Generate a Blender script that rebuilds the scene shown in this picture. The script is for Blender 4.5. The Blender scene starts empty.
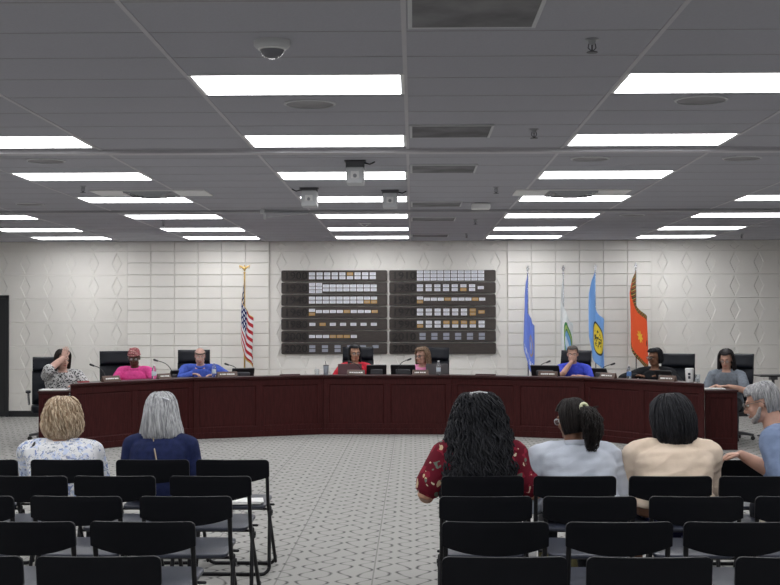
import bpy, bmesh, math, random
from mathutils import Vector, Matrix, noise
random.seed(7)
PI = math.pi
R = math.radians
V = Vector
scene = bpy.context.scene
col = scene.collection

# ------------------------------------------------------------------ camera
F = 1308.0
HC = 1.64
psi, th, rho = R(0.994), R(1.305), R(0.10)
fw = V((-math.sin(psi)*math.cos(th), math.cos(psi)*math.cos(th), math.sin(th)))
r0 = V((math.cos(psi), math.sin(psi), 0))
u0 = r0.cross(fw)
rt = r0*math.cos(rho) - u0*math.sin(rho)
up = u0*math.cos(rho) + r0*math.sin(rho)
cd = bpy.data.cameras.new('camera')
cam = bpy.data.objects.new('camera', cd)
col.objects.link(cam)
m = Matrix.Identity(4)
for i in range(3):
    m[i][0], m[i][1], m[i][2] = rt[i], up[i], -fw[i]
m[0][3], m[1][3], m[2][3] = 0, 0, HC
cam.matrix_world = m
cd.sensor_width = 36
cd.lens = F*36/780
cd.clip_end = 200
scene.camera = cam

def at(px, py, Y):
    """world point seen at a pixel, at distance Y down the room"""
    d = fw + rt*((px-390)/F) - up*((py-292.5)/F)
    return V((0, 0, HC)) + d*(Y/d.y)
def atz(px, py, z):
    d = fw + rt*((px-390)/F) - up*((py-292.5)/F)
    return V((0, 0, HC)) + d*((z-HC)/d.z)

# ------------------------------------------------------------------ materials
MATS = {}
def mat(name, c, rough=0.6, metal=0.0, var=0.0, vscale=8.0, bump=0.0, bscale=60.0, stretch=(1,1,1), spec=0.5, c2=None):
    if name in MATS: return MATS[name]
    mt = bpy.data.materials.new(name); mt.use_nodes = True
    nt = mt.node_tree; b = nt.nodes['Principled BSDF']
    b.inputs['Base Color'].default_value = (*c, 1)
    b.inputs['Roughness'].default_value = rough
    b.inputs['Metallic'].default_value = metal
    b.inputs['Specular IOR Level'].default_value = spec
    tc = nt.nodes.new('ShaderNodeTexCoord'); mp = nt.nodes.new('ShaderNodeMapping')
    mp.inputs['Scale'].default_value = stretch
    nt.links.new(tc.outputs['Object'], mp.inputs['Vector'])
    n = nt.nodes.new('ShaderNodeTexNoise'); n.inputs['Scale'].default_value = vscale; n.inputs['Detail'].default_value = 4
    nt.links.new(mp.outputs['Vector'], n.inputs['Vector'])
    rp = nt.nodes.new('ShaderNodeValToRGB')
    v = max(var, 0.02)
    a = c2 if c2 else tuple(x*(1-v) for x in c)
    e = c if c2 else tuple(min(1, x*(1+v)) for x in c)
    rp.color_ramp.elements[0].position = 0.35; rp.color_ramp.elements[1].position = 0.65
    rp.color_ramp.elements[0].color = (*a, 1); rp.color_ramp.elements[1].color = (*e, 1)
    nt.links.new(n.outputs['Fac'], rp.inputs['Fac'])
    nt.links.new(rp.outputs['Color'], b.inputs['Base Color'])
    if bump > 0:
        n2 = nt.nodes.new('ShaderNodeTexNoise'); n2.inputs['Scale'].default_value = bscale
        nt.links.new(mp.outputs['Vector'], n2.inputs['Vector'])
        bp = nt.nodes.new('ShaderNodeBump'); bp.inputs['Strength'].default_value = bump; bp.inputs['Distance'].default_value = 0.01
        nt.links.new(n2.outputs['Fac'], bp.inputs['Height']); nt.links.new(bp.outputs['Normal'], b.inputs['Normal'])
    MATS[name] = mt
    return mt

class NB:
    """small node-building helper"""
    def __init__(s, name, rough=0.7, spec=0.3):
        s.m = bpy.data.materials.new(name); s.m.use_nodes = True
        s.nt = s.m.node_tree; s.b = s.nt.nodes['Principled BSDF']
        s.b.inputs['Roughness'].default_value = rough; s.b.inputs['Specular IOR Level'].default_value = spec
        s.tc = s.nt.nodes.new('ShaderNodeTexCoord'); MATS[name] = s.m
    def put(s, sock, v):
        if isinstance(v, (int, float)): sock.default_value = v
        elif isinstance(v, tuple): sock.default_value = (*v, 1) if len(v) == 3 and sock.type == 'RGBA' else v
        else: s.nt.links.new(v, sock)
    def math(s, op, a, b=0.0, c=0.0):
        n = s.nt.nodes.new('ShaderNodeMath'); n.operation = op
        s.put(n.inputs[0], a); s.put(n.inputs[1], b); s.put(n.inputs[2], c)
        return n.outputs[0]
    def xyz(s, v):
        n = s.nt.nodes.new('ShaderNodeSeparateXYZ'); s.nt.links.new(v, n.inputs[0]); return n.outputs
    def mix(s, f, a, b):
        n = s.nt.nodes.new('ShaderNodeMix'); n.data_type = 'RGBA'
        s.put(n.inputs[0], f); s.put(n.inputs[6], a); s.put(n.inputs[7], b); return n.outputs[2]
    def noise(s, scale, vec=None, detail=3, out='Fac'):
        n = s.nt.nodes.new('ShaderNodeTexNoise'); n.inputs['Scale'].default_value = scale; n.inputs['Detail'].default_value = detail
        s.nt.links.new(vec if vec else s.tc.outputs['Object'], n.inputs['Vector']); return n.outputs[out]
    def voro(s, scale, vec=None, out='Distance'):
        n = s.nt.nodes.new('ShaderNodeTexVoronoi'); n.inputs['Scale'].default_value = scale
        s.nt.links.new(vec if vec else s.tc.outputs['Object'], n.inputs['Vector']); return n.outputs[out]
    def ramp(s, f, stops, interp='LINEAR'):
        n = s.nt.nodes.new('ShaderNodeValToRGB'); n.color_ramp.interpolation = interp
        el = n.color_ramp.elements
        while len(el) < len(stops): el.new(0.5)
        for e, (p, c) in zip(el, stops): e.position = p; e.color = (*c, 1)
        s.put(n.inputs[0], f); return n.outputs[0]
    def lt(s, a, b): return s.math('LESS_THAN', a, b)
    def gt(s, a, b): return s.math('GREATER_THAN', a, b)
    def col(s, c): s.put(s.b.inputs['Base Color'], c)
    def bump(s, h, strength=0.3, dist=0.01):
        bp = s.nt.nodes.new('ShaderNodeBump'); bp.inputs['Strength'].default_value = strength; bp.inputs['Distance'].default_value = dist
        s.nt.links.new(h, bp.inputs['Height']); s.nt.links.new(bp.outputs['Normal'], s.b.inputs['Normal'])

# ------------------------------------------------------------------ mesh building
class MB:
    def __init__(s): s.v = []; s.f = []; s.uv = None
    def add(s, vs, fs):
        o = len(s.v); s.v += [V(p) for p in vs]; s.f += [tuple(i+o for i in f) for f in fs]; return s
    def box(s, c, d, rot=None):
        x, y, z = d[0]/2, d[1]/2, d[2]/2
        p = [V((sx*x, sy*y, sz*z)) for sz in (-1,1) for sy in (-1,1) for sx in (-1,1)]
        if rot is not None: p = [rot @ q for q in p]
        return s.add([q+V(c) for q in p], [(0,2,3,1),(4,5,7,6),(0,1,5,4),(2,6,7,3),(0,4,6,2),(1,3,7,5)])
    def span(s, x0, x1, y0, y1, z0, z1):
        return s.box(((x0+x1)/2, (y0+y1)/2, (z0+z1)/2), (abs(x1-x0), abs(y1-y0), abs(z1-z0)))
    def tube(s, pts, rad, n=10, cap=True, flat=None):
        """swept tube with rounded ends; flat=(axis, factor) squashes the section along an axis"""
        pts = [V(p) for p in pts]
        if isinstance(rad, (int, float)): rad = [rad]*len(pts)
        P, Q = list(pts), list(rad)
        if cap:
            d0 = (pts[0]-pts[1]).normalized(); d1 = (pts[-1]-pts[-2]).normalized()
            P = [pts[0]+d0*rad[0]*0.92, pts[0]+d0*rad[0]*0.6] + P + [pts[-1]+d1*rad[-1]*0.6, pts[-1]+d1*rad[-1]*0.92]
            Q = [rad[0]*0.38, rad[0]*0.8] + Q + [rad[-1]*0.8, rad[-1]*0.38]
        vs = []; prev = None
        for i, p in enumerate(P):
            t = (P[min(i+1, len(P)-1)]-P[max(i-1, 0)]).normalized()
            if prev is None:
                a = V((0,0,1)) if abs(t.z) < 0.9 else V((1,0,0))
                u = t.cross(a).normalized()
            else:
                u = prev - t*prev.dot(t); u.normalize()
            prev = u; w = t.cross(u)
            for k in range(n):
                o = (u*math.cos(2*PI*k/n) + w*math.sin(2*PI*k/n))*Q[i]
                if flat: o = o - V(flat[0])*(o.dot(V(flat[0]))*(1-flat[1]))
                vs.append(p+o)
        fs = []
        for i in range(len(P)-1):
            for k in range(n):
                a, b = i*n+k, i*n+(k+1)%n
                fs.append((a, b, b+n, a+n))
        fs.append(tuple(range(n-1, -1, -1))); fs.append(tuple(range((len(P)-1)*n, len(P)*n)))
        return s.add(vs, fs)
    def lathe(s, prof, n=20, c=(0,0,0), ax=None):
        vs = []; c = V(c)
        for r, z in prof:
            for k in range(n):
                p = V((r*math.cos(2*PI*k/n), r*math.sin(2*PI*k/n), z))
                if ax is not None: p = ax @ p
                vs.append(c+p)
        fs = [(i*n+k, i*n+(k+1)%n, (i+1)*n+(k+1)%n, (i+1)*n+k) for i in range(len(prof)-1) for k in range(n)]
        fs.append(tuple(range(n-1,-1,-1))); fs.append(tuple(range((len(prof)-1)*n, len(prof)*n)))
        return s.add(vs, fs)
    def ell(s, c, r, n=16, mrows=10, rot=None):
        vs = []; c = V(c)
        for i in range(mrows+1):
            ph = PI*(0.02+0.96*i/mrows)
            for k in range(n):
                a = 2*PI*k/n
                p = V((r[0]*math.sin(ph)*math.cos(a), r[1]*math.sin(ph)*math.sin(a), -r[2]*math.cos(ph)))
                if rot is not None: p = rot @ p
                vs.append(c+p)
        fs = [(i*n+k, i*n+(k+1)%n, (i+1)*n+(k+1)%n, (i+1)*n+k) for i in range(mrows) for k in range(n)]
        fs.append(tuple(range(n-1,-1,-1))); fs.append(tuple(range(mrows*n, (mrows+1)*n)))
        return s.add(vs, fs)
    def prism(s, poly, h, axis='z', o=(0,0,0)):
        """extrude a 2-D outline: axis z -> (x,y)+h in z, y -> (x,z)+h in y, x -> (y,z)+h in x"""
        n = len(poly); o = V(o)
        if axis == 'z': f = lambda p, t: V((p[0], p[1], t))
        elif axis == 'y': f = lambda p, t: V((p[0], t, p[1]))
        else: f = lambda p, t: V((t, p[0], p[1]))
        vs = [o+f(p, 0) for p in poly] + [o+f(p, h) for p in poly]
        fs = [tuple(range(n)), tuple(range(2*n-1, n-1, -1))] + [(i, (i+1)%n+0, (i+1)%n+n, i+n) for i in range(n)]
        return s.add(vs, fs)
    def xf(s, mt): s.v = [mt @ p for p in s.v]; return s
    def mesh(s, name, smooth=None, bevel=0, seg=1):
        me = bpy.data.meshes.new(name); me.from_pydata([tuple(p) for p in s.v], [], s.f)
        bm = bmesh.new(); bm.from_mesh(me)
        bmesh.ops.recalc_face_normals(bm, faces=bm.faces)
        if bevel:
            ed = [e for e in bm.edges if len(e.link_faces) == 2 and e.calc_face_angle(0) > 0.6]
            bmesh.ops.bevel(bm, geom=ed, offset=bevel, segments=seg, affect='EDGES', profile=0.5, clamp_overlap=True)
        bm.to_mesh(me); bm.free()
        if smooth:
            for p in me.polygons: p.use_smooth = True
            me.set_sharp_from_angle(angle=R(smooth))
        return me
    def obj(s, name, m, parent=None, smooth=None, bevel=0, seg=1, loc=None):
        return link(name, s.mesh(name, smooth, bevel, seg), m, parent, loc)

def link(name, me, m, parent=None, loc=None):
    o = bpy.data.objects.new(name, me); col.objects.link(o)
    if m is not None:
        me.materials.clear(); me.materials.append(m)
    if parent is not None: o.parent = parent
    if loc is not None: o.location = loc
    return o
def tag(o, label, cat, group=None):
    o['label'] = label; o['category'] = cat
    if group: o['group'] = group
    return o
def thing(name, label, cat, loc=(0,0,0), rz=0, group=None):
    o = bpy.data.objects.new(name, None); col.objects.link(o)
    o.empty_display_size = 0.1
    o.location = loc; o.rotation_euler = (0, 0, rz)
    return tag(o, label, cat, group)
def struct(o): o['kind'] = 'structure'; return o
def dup(root, loc, rz=0.0, label=None, group=None):
    r = root.copy(); col.objects.link(r); r.location = loc; r.rotation_euler = (0, 0, rz)
    if label: r['label'] = label
    if group: r['group'] = group
    def rec(a, b):
        for ch in list(a.children):
            c = ch.copy(); col.objects.link(c); c.parent = b
            rec(ch, c)
    rec(root, r)
    return r
def rrect(x0, x1, y0, y1, r, n=5):
    out = []
    for cx, cy, a0 in ((x1-r, y0+r, -90), (x1-r, y1-r, 0), (x0+r, y1-r, 90), (x0+r, y0+r, 180)):
        for k in range(n+1):
            a = R(a0+90*k/n); out.append((cx+r*math.cos(a), cy+r*math.sin(a)))
    return out
def text_mesh(s, size, depth, align='CENTER', bold=0.0):
    cu = bpy.data.curves.new('lettering', 'FONT'); cu.body = s; cu.size = size; cu.extrude = depth; cu.align_x = align; cu.align_y = 'CENTER'
    cu.offset = bold; cu.resolution_u = 3
    o = bpy.data.objects.new('lettering', cu); col.objects.link(o)
    dg = bpy.context.evaluated_depsgraph_get()
    me = bpy.data.meshes.new_from_object(o.evaluated_get(dg))
    bpy.data.objects.remove(o); bpy.data.curves.remove(cu)
    return me

# ------------------------------------------------------------------ plain materials
M = dict(
 wall=mat('painted_block', (0.76,0.74,0.70), 0.55, var=0.03, vscale=1.5, bump=0.25, bscale=120),
 plaster=mat('painted_wall', (0.72,0.70,0.66), 0.7, var=0.03),
 mortar=mat('painted_mortar', (0.66,0.64,0.60), 0.8),
 white=mat('white_plastic', (0.78,0.78,0.78), 0.45),
 lightgrey=mat('light_grey_plastic', (0.55,0.56,0.58), 0.45),
 grey=mat('grey_metal', (0.32,0.33,0.35), 0.4, 0.4),
 darkgrey=mat('dark_grey_metal', (0.10,0.10,0.11), 0.45),
 vent=mat('dusty_grille_metal', (0.27,0.265,0.28), 0.6, var=0.25, vscale=3),
 tee=mat('white_enamel_tee', (0.50,0.49,0.52), 0.45),
 black=mat('black_plastic', (0.012,0.012,0.014), 0.4),
 chairplastic=mat('black_chair_plastic', (0.0045,0.005,0.0075), 0.5, bump=0.1, bscale=300, spec=0.14),
 seatplastic=mat('navy_black_seat_plastic', (0.020,0.024,0.040), 0.40, bump=0.1, bscale=300),
 chairtube=mat('black_enamel_tube', (0.006,0.006,0.008), 0.4, spec=0.3),
 leather=mat('black_leather', (0.0045,0.006,0.011), 0.42, var=0.1, bump=0.25, bscale=90, spec=0.22),
 base=mat('baseboard_black', (0.012,0.013,0.016), 0.5),
 chrome=mat('chrome', (0.6,0.6,0.62), 0.2, 1.0),
 gold=mat('brass', (0.62,0.42,0.14), 0.3, 1.0),
 paper=mat('white_paper', (0.85,0.85,0.83), 0.8),
 glass=None,
 door=mat('dark_door', (0.014,0.015,0.018), 0.45),
 plate=mat('silver_plate', (0.74,0.75,0.80), 0.35, 0.0, var=0.05),
 plategold=mat('gold_plate', (0.50,0.30,0.09), 0.35, 0.1, var=0.08),
 platedim=mat('pewter_plate', (0.30,0.32,0.38), 0.35, 0.0, var=0.1),
 ink=mat('dark_ink', (0.03,0.03,0.05), 0.6), engr=mat('plate_engraving', (0.30,0.32,0.40), 0.6),
 plank=mat('dark_walnut_plank', (0.040,0.031,0.027), 0.5, var=0.3, vscale=10, stretch=(1,1,14)),
 yearletter=mat('dark_raised_letter', (0.007,0.005,0.005), 0.35),
 wood=mat('mahogany', (0.045,0.0098,0.0098), 0.45, var=0.22, vscale=9, stretch=(6,6,0.7), bump=0.05, bscale=40, spec=0.13),
 woodtop=mat('mahogany_top', (0.036,0.009,0.009), 0.38, var=0.25, vscale=9, stretch=(1,6,6), spec=0.25),
 nameplate=mat('walnut_nameplate', (0.11,0.065,0.05), 0.4, var=0.1),
 eyewhite=mat('eye_white', (0.75,0.73,0.70), 0.3), iris=mat('iris_dark', (0.03,0.018,0.01), 0.2),
)
def glassmat():
    nb = NB('clear_plastic', 0.08, 0.5)
    nb.b.inputs['Transmission Weight'].default_value = 0.9
    nb.b.inputs['IOR'].default_value = 1.2
    nb.col(nb.mix(nb.noise(5), (0.9,0.93,0.95), (0.96,0.98,1.0)))
    return nb.m
M['glass'] = glassmat()
def lampmat():
    nb = NB('lit_diffuser', 0.5)
    nb.col((0.9,0.9,0.9))
    nb.put(nb.b.inputs['Emission Color'], nb.mix(nb.noise(3), (0.97,0.98,1.0), (1.0,1.0,1.0)))
    nb.b.inputs['Emission Strength'].default_value = 9.0
    return nb.m
M['lamp'] = lampmat()
# ------------------------------------------------------------------ room
H = 3.06
YW = 22.80
XL, XR, YB = -8.6, 8.3, -5.0

def carpet():
    nb = NB('patterned_carpet', 0.95, 0.1)
    x, y, z = nb.xyz(nb.tc.outputs['Object'])
    P = 0.128
    nz = nb.noise(1.3, detail=2)
    c = nb.math('FLOOR', nb.math('DIVIDE', x, P))
    lx = nb.math('SUBTRACT', nb.math('DIVIDE', x, P), nb.math('ADD', c, 0.5))          # -0.5..0.5 inside its column
    ph = nb.math('ADD', nb.math('MULTIPLY', c, 2.3), nb.math('MULTIPLY', nb.noise(2.2, detail=1), 5.0))
    wv = nb.math('SINE', nb.math('ADD', nb.math('MULTIPLY', y, 2*PI/0.28), ph))
    wv2 = nb.math('SINE', nb.math('ADD', nb.math('MULTIPLY', y, 4*PI/0.28), ph))
    cx = nb.math('ADD', nb.math('MULTIPLY', wv, 0.33), nb.math('MULTIPLY', wv2, 0.05))
    d = nb.math('ABSOLUTE', nb.math('SUBTRACT', lx, cx))
    gain = nb.math('ADD', 0.38, nb.math('MULTIPLY', nb.math('ABSOLUTE', wv), 0.62))
    gain = nb.math('MULTIPLY', gain, nb.math('ADD', 0.55, nb.math('MULTIPLY', nb.noise(7.0, detail=2), 0.8)))
    line = nb.math('MULTIPLY', nb.math('SUBTRACT', 1.0, nb.math('SMOOTH_MIN', 1.0, nb.math('DIVIDE', d, 0.13), 0.1)), gain)
    line = nb.math('MAXIMUM', line, 0.0)
    sx = nb.math('PINGPONG', nb.math('ADD', x, 0.26), 0.305)
    seam = nb.math('MULTIPLY', nb.lt(sx, 0.005), 0.40)
    f = nb.math('MAXIMUM', line, seam)
    fine = nb.noise(260, detail=2)
    base = nb.mix(fine, (0.26,0.255,0.243), (0.465,0.46,0.44))
    base = nb.mix(nb.math('MULTIPLY', nz, 0.25), base, (0.36,0.35,0.33))
    nb.col(nb.mix(nb.math('MULTIPLY', f, 1.0), base, (0.05,0.05,0.052)))
    nb.bump(fine, 0.3, 0.004)
    return nb.m
fl = MB().span(XL, XR, YB, YW+0.15, -0.1, 0.0).obj('floor', carpet()); struct(fl)

def ceilmat():
    nb = NB('ceiling_tile', 0.9, 0.15)
    n = nb.noise(90, detail=3); n2 = nb.noise(0.6, detail=2)
    b = nb.mix(n, (0.40,0.40,0.445), (0.48,0.48,0.53))
    nb.col(nb.mix(nb.math('MULTIPLY', n2, 0.3), b, (0.38,0.38,0.42)))
    nb.bump(n, 0.25, 0.004)
    return nb.m
LY = [(8.18 + 2.44*k)*0.990 for k in range(-3, 6)] + [22.12]     # far edge of every lamp row
LX = [-8.23, -5.71, -3.19, -0.67, 1.85, 4.37, 6.89]
struct(MB().span(XL, XR, YB, YW+0.15, H, H+0.12).obj('ceiling', ceilmat()))
g = MB()
for i in range(-7, 8):
    x = -0.67 + 0.63 + 1.26*i
    if XL < x < XR: g.span(x-0.012, x+0.012, YB, YW, H-0.004, H+0.002)
for k in range(-8, 30):
    y = 8.18 + 0.61*k
    if YB < y < YW: pass
o = g.obj('trim_1', M['tee']); struct(o)
g = MB()
for k in range(-8, 30):
    y = 8.18 + 0.61*k
    if YB < y < YW: g.span(XL, XR, y-0.005, y+0.005, H-0.0015, H+0.002)
o = g.obj('trim_4', mat('grey_tee', (0.30,0.29,0.31), 0.6)); struct(o)
# partition tracks crossing the ceiling
struct(MB().span(XL, XR, 10.68, 10.80, H-0.03, H+0.01).obj('trim_2', M['tee'], bevel=0.004))
struct(MB().span(XL, XR, 16.45, 16.57, H-0.03, H+0.01).obj('trim_3', mat('grey_track', (0.33,0.33,0.35), 0.5), bevel=0.004))

# back wall: patterned block fields and two plain stack-bond panels standing proud of it
X1, X2 = at(128, 330, YW).x, at(269.5, 330, YW).x
X3, X4 = at(507.5, 330, YW).x, at(651, 330, YW).x
def diamond_field(x0, x1, z0=0.0, z1=H, cw=0.42, chh=0.412):
    mb = MB()
    nx = max(1, round((x1-x0)/cw)); cw = (x1-x0)/nx; nz = int(math.ceil((z1-z0)/chh))
    gp = 0.005
    for i in range(nx):
        for j in range(nz):
            a, b = x0+i*cw, x0+(i+1)*cw
            c, d = z0+j*chh, min(z0+(j+1)*chh, z1)
            c += gp; d -= gp
            if d-c < 0.1: continue
            mx, mz = (a+b)/2, (c+d)/2; w = 0.090; e = 0.010; dp = 0.012; k = 0.86
            P = [(a,c),(b,c),(b,d),(a,d)]
            Q = [(mx,c+e),(mx+w,mz),(mx,d-e),(mx-w,mz)]
            q = [(mx+(p[0]-mx)*k, mz+(p[1]-mz)*k) for p in Q]
            vs = [V((p[0],0,p[1])) for p in P+Q] + [V((p[0],dp,p[1])) for p in q]
            vs += [V((p[0],0.012,p[1]+(gp if p[1]>mz else -gp))) for p in P]
            mb.add(vs, [(0,1,4),(1,2,6,5,4),(2,3,6),(3,0,4,7,6),(4,5,9,8),(5,6,10,9),(6,7,11,10),(7,4,8,11),(8,9,10,11),
                        (0,12,13,1),(2,14,15,3)])
    return mb
def stack_bond(x0, x1, z0=0.0, z1=H, cw=0.407, chh=0.206):
    mb = MB(); nx = max(1, round((x1-x0)/cw)); cw = (x1-x0)/nx; gp = 0.0045
    j = 0
    while z0+j*chh < z1-0.02:
        for i in range(nx):
            a, b = x0+i*cw+gp*0.6, x0+(i+1)*cw-gp*0.6
            c, d = z0+j*chh+gp, min(z0+(j+1)*chh, z1)-gp
            k = 0.006
            vs = [(a+k,0,c+k),(b-k,0,c+k),(b-k,0,d-k),(a+k,0,d-k),(a,k*1.3,c),(b,k*1.3,c),(b,k*1.3,d),(a,k*1.3,d),(a,0.03,c),(b,0.03,c),(b,0.03,d),(a,0.03,d)]
            mb.add(vs, [(0,1,2,3),(4,5,1,0),(5,6,2,1),(6,7,3,2),(7,4,0,3),(8,9,5,4),(9,10,6,5),(10,11,7,6),(11,8,4,7)])
        j += 1
    return mb
bw = MB().span(XL, XR, YW+0.03, YW+0.15, 0, H)
bw.span(X1, X2, YW-0.055, YW+0.04, 0, H); bw.span(X3, X4, YW-0.055, YW+0.04, 0, H)
struct(bw.obj('wall_back', M['mortar']))
for nm, x0, x1 in (('wall_back_diamond_west', XL, X1), ('wall_back_diamond_middle', X2, X3), ('wall_back_diamond_east', X4, XR)):
    o = diamond_field(x0, x1).obj(nm, M['wall'], loc=(0, YW, 0)); struct(o)
for nm, x0, x1 in (('wall_back_panel_west', X1, X2), ('wall_back_panel_east', X3, X4)):
    o = stack_bond(x0, x1).obj(nm, M['wall'], loc=(0, YW-0.075, 0)); struct(o)
struct(MB().span(XL-0.12, XL, YB, YW+0.15, 0, H).obj('wall_west', M['plaster']))
struct(MB().span(XR, XR+0.12, YB, YW+0.15, 0, H).obj('wall_east', M['plaster']))
struct(MB().span(XL, XR, YB-0.12, YB, 0, H).obj('wall_rear', M['plaster']))
b = MB()
dx0, dx1 = at(-34, 300, YW).x, at(6.5, 300, YW).x
b.span(dx1+0.05, X1, YW-0.018, YW+0.02, 0, 0.105); b.span(XL, dx0-0.05, YW-0.018, YW+0.02, 0, 0.105)
b.span(X1-0.018, X2+0.018, YW-0.093, YW-0.05, 0, 0.105); b.span(X2, X3, YW-0.018, YW+0.02, 0, 0.105)
b.span(X3-0.018, X4+0.018, YW-0.093, YW-0.05, 0, 0.105); b.span(X4, XR, YW-0.018, YW+0.02, 0, 0.105)
struct(b.obj('baseboard_back', M['base'], bevel=0.004))
b = MB().span(XL, XL+0.018, YB, YW, 0, 0.105); struct(b.obj('baseboard_west', M['base'], bevel=0.004))
b = MB().span(XR-0.018, XR, YB, YW, 0, 0.105); struct(b.obj('baseboard_east', M['base'], bevel=0.004))
# dark door at the edge of the picture
d = MB().span(dx0, dx1, YW-0.03, YW+0.03, 0.01, 2.07).obj('door_1', M['door'], bevel=0.004); struct(d)
f = MB(); f.span(dx0-0.06, dx0, YW-0.045, YW+0.03, 0, 2.12); f.span(dx1, dx1+0.05, YW-0.045, YW+0.03, 0, 2.12); f.span(dx0-0.06, dx1+0.05, YW-0.045, YW+0.03, 2.07, 2.125)
fo = f.obj('door_frame', M['door'], bevel=0.004); fo.parent = d
h = MB().tube([(dx0+0.07, YW-0.03, 1.0), (dx0+0.07, YW-0.08, 1.0), (dx0+0.19, YW-0.08, 1.0)], 0.011)
ho = h.obj('door_handle', M['chrome'], smooth=50); ho.parent = d

# ------------------------------------------------------------------ ceiling lamps
def lamp_proto():
    t = thing('ceiling_light', 'x', 'ceiling light')
    f = MB(); w, d = 0.625, 0.322
    for s in (-1, 1):
        f.span(s*(w-0.022), s*w, -d, d, -0.005, 0.01); f.span(-w, w, s*(d-0.012), s*d, -0.005, 0.01)
    f.obj('frame', M['white'], t, bevel=0.002)
    MB().span(-0.598, 0.598, -0.312, 0.312, -0.0045, 0.002).obj('diffuser', M['lamp'], t)
    return t
lp = None
ROWN = ['first', 'second', 'third', 'fourth', 'fifth', 'sixth', 'seventh']
COLN = {1: 'in outer column over the dark door', 2: 'in column over the striped flag', 3: 'in column leading to the wall board',
        4: 'in column over the white flag', 5: 'in outer column beyond the orange flag'}
vis = {1: (5,6,4), 2: (1,2,3,4,5,6), 3: (0,1,2,3,4,5,6), 4: (0,1,2,3,4,5,6), 5: (3,4,5,6)}
for ci, x in enumerate(LX):
    for ri, y in enumerate(LY):
        k = ri-3
        loc = (x, y-0.325 if k >= 0 else y-0.40, H)
        if ci in vis and k in vis[ci]:
            lab = 'white ceiling light %s from back wall %s' % (ROWN[6-k], COLN[ci])
            grp = 'ceiling lights in rows'
        else:
            if ci in (0, 6) or y > 23: continue
            lab = 'white rectangular ceiling light out of view, added to light the seating'; grp = 'ceiling lights beyond the picture'  # unseen lamps past the visible ones, added to light the room
        if lp is None:
            lp = lamp_proto(); lp.location = loc; lp['label'] = lab; lp['group'] = grp
        else: dup(lp, loc, 0, lab, grp)

# ------------------------------------------------------------------ ceiling fittings
def vent_proto():
    t = thing('ceiling_vent', 'x', 'ceiling vent')
    f = MB(); w = 0.305
    for s in (-1, 1):
        f.span(s*(w-0.02), s*w, -w, w, -0.012, 0.004); f.span(-w, w, s*(w-0.02), s*w, -0.012, 0.004)
    f.obj('frame', M['lightgrey'], t, bevel=0.002)
    g = MB()
    for i in range(22):
        y = -0.28+i*0.56/21
        g.box((0, y, -0.002), (0.57, 0.013, 0.014), Matrix.Rotation(R(35), 3, 'X'))
    g.span(-0.285, 0.285, -0.285, 0.285, 0.0, 0.002)
    g.obj('grille', M['vent'], t)
    return t
vp = vent_proto()
vl = [(0, 26, 'dark square ceiling vent nearest the camera above the aisle'), (1, 136.5, 'dark ceiling vent just before the pale ceiling track'),
      (2, 172, 'dark ceiling vent just past the pale ceiling track'), (3, 206, 'faint ceiling vent beside the small white ceiling box'),
      (4, 220.5, 'faint ceiling vent just past the grey ceiling track'), (5, 236.5, 'thin dark ceiling vent closest to the back wall')]
for i, (k, py, lab) in enumerate(vl):
    p = atz(405, py, H); loc = (-0.04+0.325, p.y-0.3, H-0.001)
    if i == 0: vp.location = loc; vp['label'] = lab; vp['group'] = 'return vents along the aisle'
    else: dup(vp, loc, 0, lab, 'return vents along the aisle')
def diffuser(px, py, lab):
    p = atz(px, py, H)
    t = thing('air_diffuser', lab, 'air diffuser', (p.x, p.y, H))
    MB().span(-0.62, 0.62, -0.29, 0.29, -0.012, 0.0).obj('panel', M['white'], t, bevel=0.002)
    for k in range(4):
        a = 0.26-0.06*k; f = MB(); z0 = -0.016-0.010*k
        for q in range(4):
            rm = Matrix.Rotation(q*PI/2, 3, 'Z') @ Matrix.Rotation(R(40), 3, 'X')
            f.box(Matrix.Rotation(q*PI/2, 3, 'Z') @ V((0, a, z0)), (2*a, 0.045, 0.004), rm)
        f.obj('louvre', M['grey'], t)
    return t
diffuser(152, 192.5, 'square air diffuser in a white panel over the striped flag side')
diffuser(571, 192, 'square air diffuser in a white panel over the blue flag side')
def speaker(px, py, lab, r=0.17):
    p = atz(px, py, H)
    t = thing('ceiling_speaker', lab, 'ceiling speaker', (p.x, p.y, H), 0, 'round ceiling speakers')
    MB().lathe([(r, 0), (r, -0.006), (r-0.015, -0.010), (r-0.015, 0)], 28).obj('rim', M['lightgrey'], t, smooth=40)
    MB().lathe([(r-0.016, 0.0), (r-0.016, -0.006), (0.01, -0.009)], 28).obj('grille', M['vent'], t, smooth=40)
speaker(310, 103.5, 'dark round ceiling speaker behind the nearest light of the board column')
speaker(701, 99.5, 'dark round ceiling speaker behind the nearest wide light by the picture edge')
speaker(742, 158, 'dark round ceiling speaker past the pale track near the picture edge')
speaker(590, 158.5, 'faint round ceiling speaker just past the pale track over the blue flags')
speaker(46, 160.5, 'faint round ceiling speaker past the pale track over the dark door side')
speaker(30, 204, 'faint round ceiling speaker before the grey track over the dark door side')
speaker(632, 215, 'faint round ceiling speaker past the grey track over the orange flag')
def sprinkler_proto():
    t = thing('sprinkler', 'x', 'sprinkler')
    MB().lathe([(0.035, 0), (0.035, -0.004), (0.02, -0.010), (0.014, -0.028), (0.012, -0.03)], 14).obj('escutcheon', M['grey'], t, smooth=40)
    MB().tube([(-0.016,0,-0.026), (-0.02,0,-0.045), (0,0,-0.064)], 0.003, 6).tube([(0.016,0,-0.026), (0.02,0,-0.045), (0,0,-0.064)], 0.003, 6).obj('yoke', M['darkgrey'], t, smooth=50)
    MB().lathe([(0.004, -0.030), (0.004, -0.066), (0.028, -0.066), (0.028, -0.070), (0.004, -0.072)], 14).obj('deflector', M['darkgrey'], t, smooth=40)
    return t
sp = None
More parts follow.
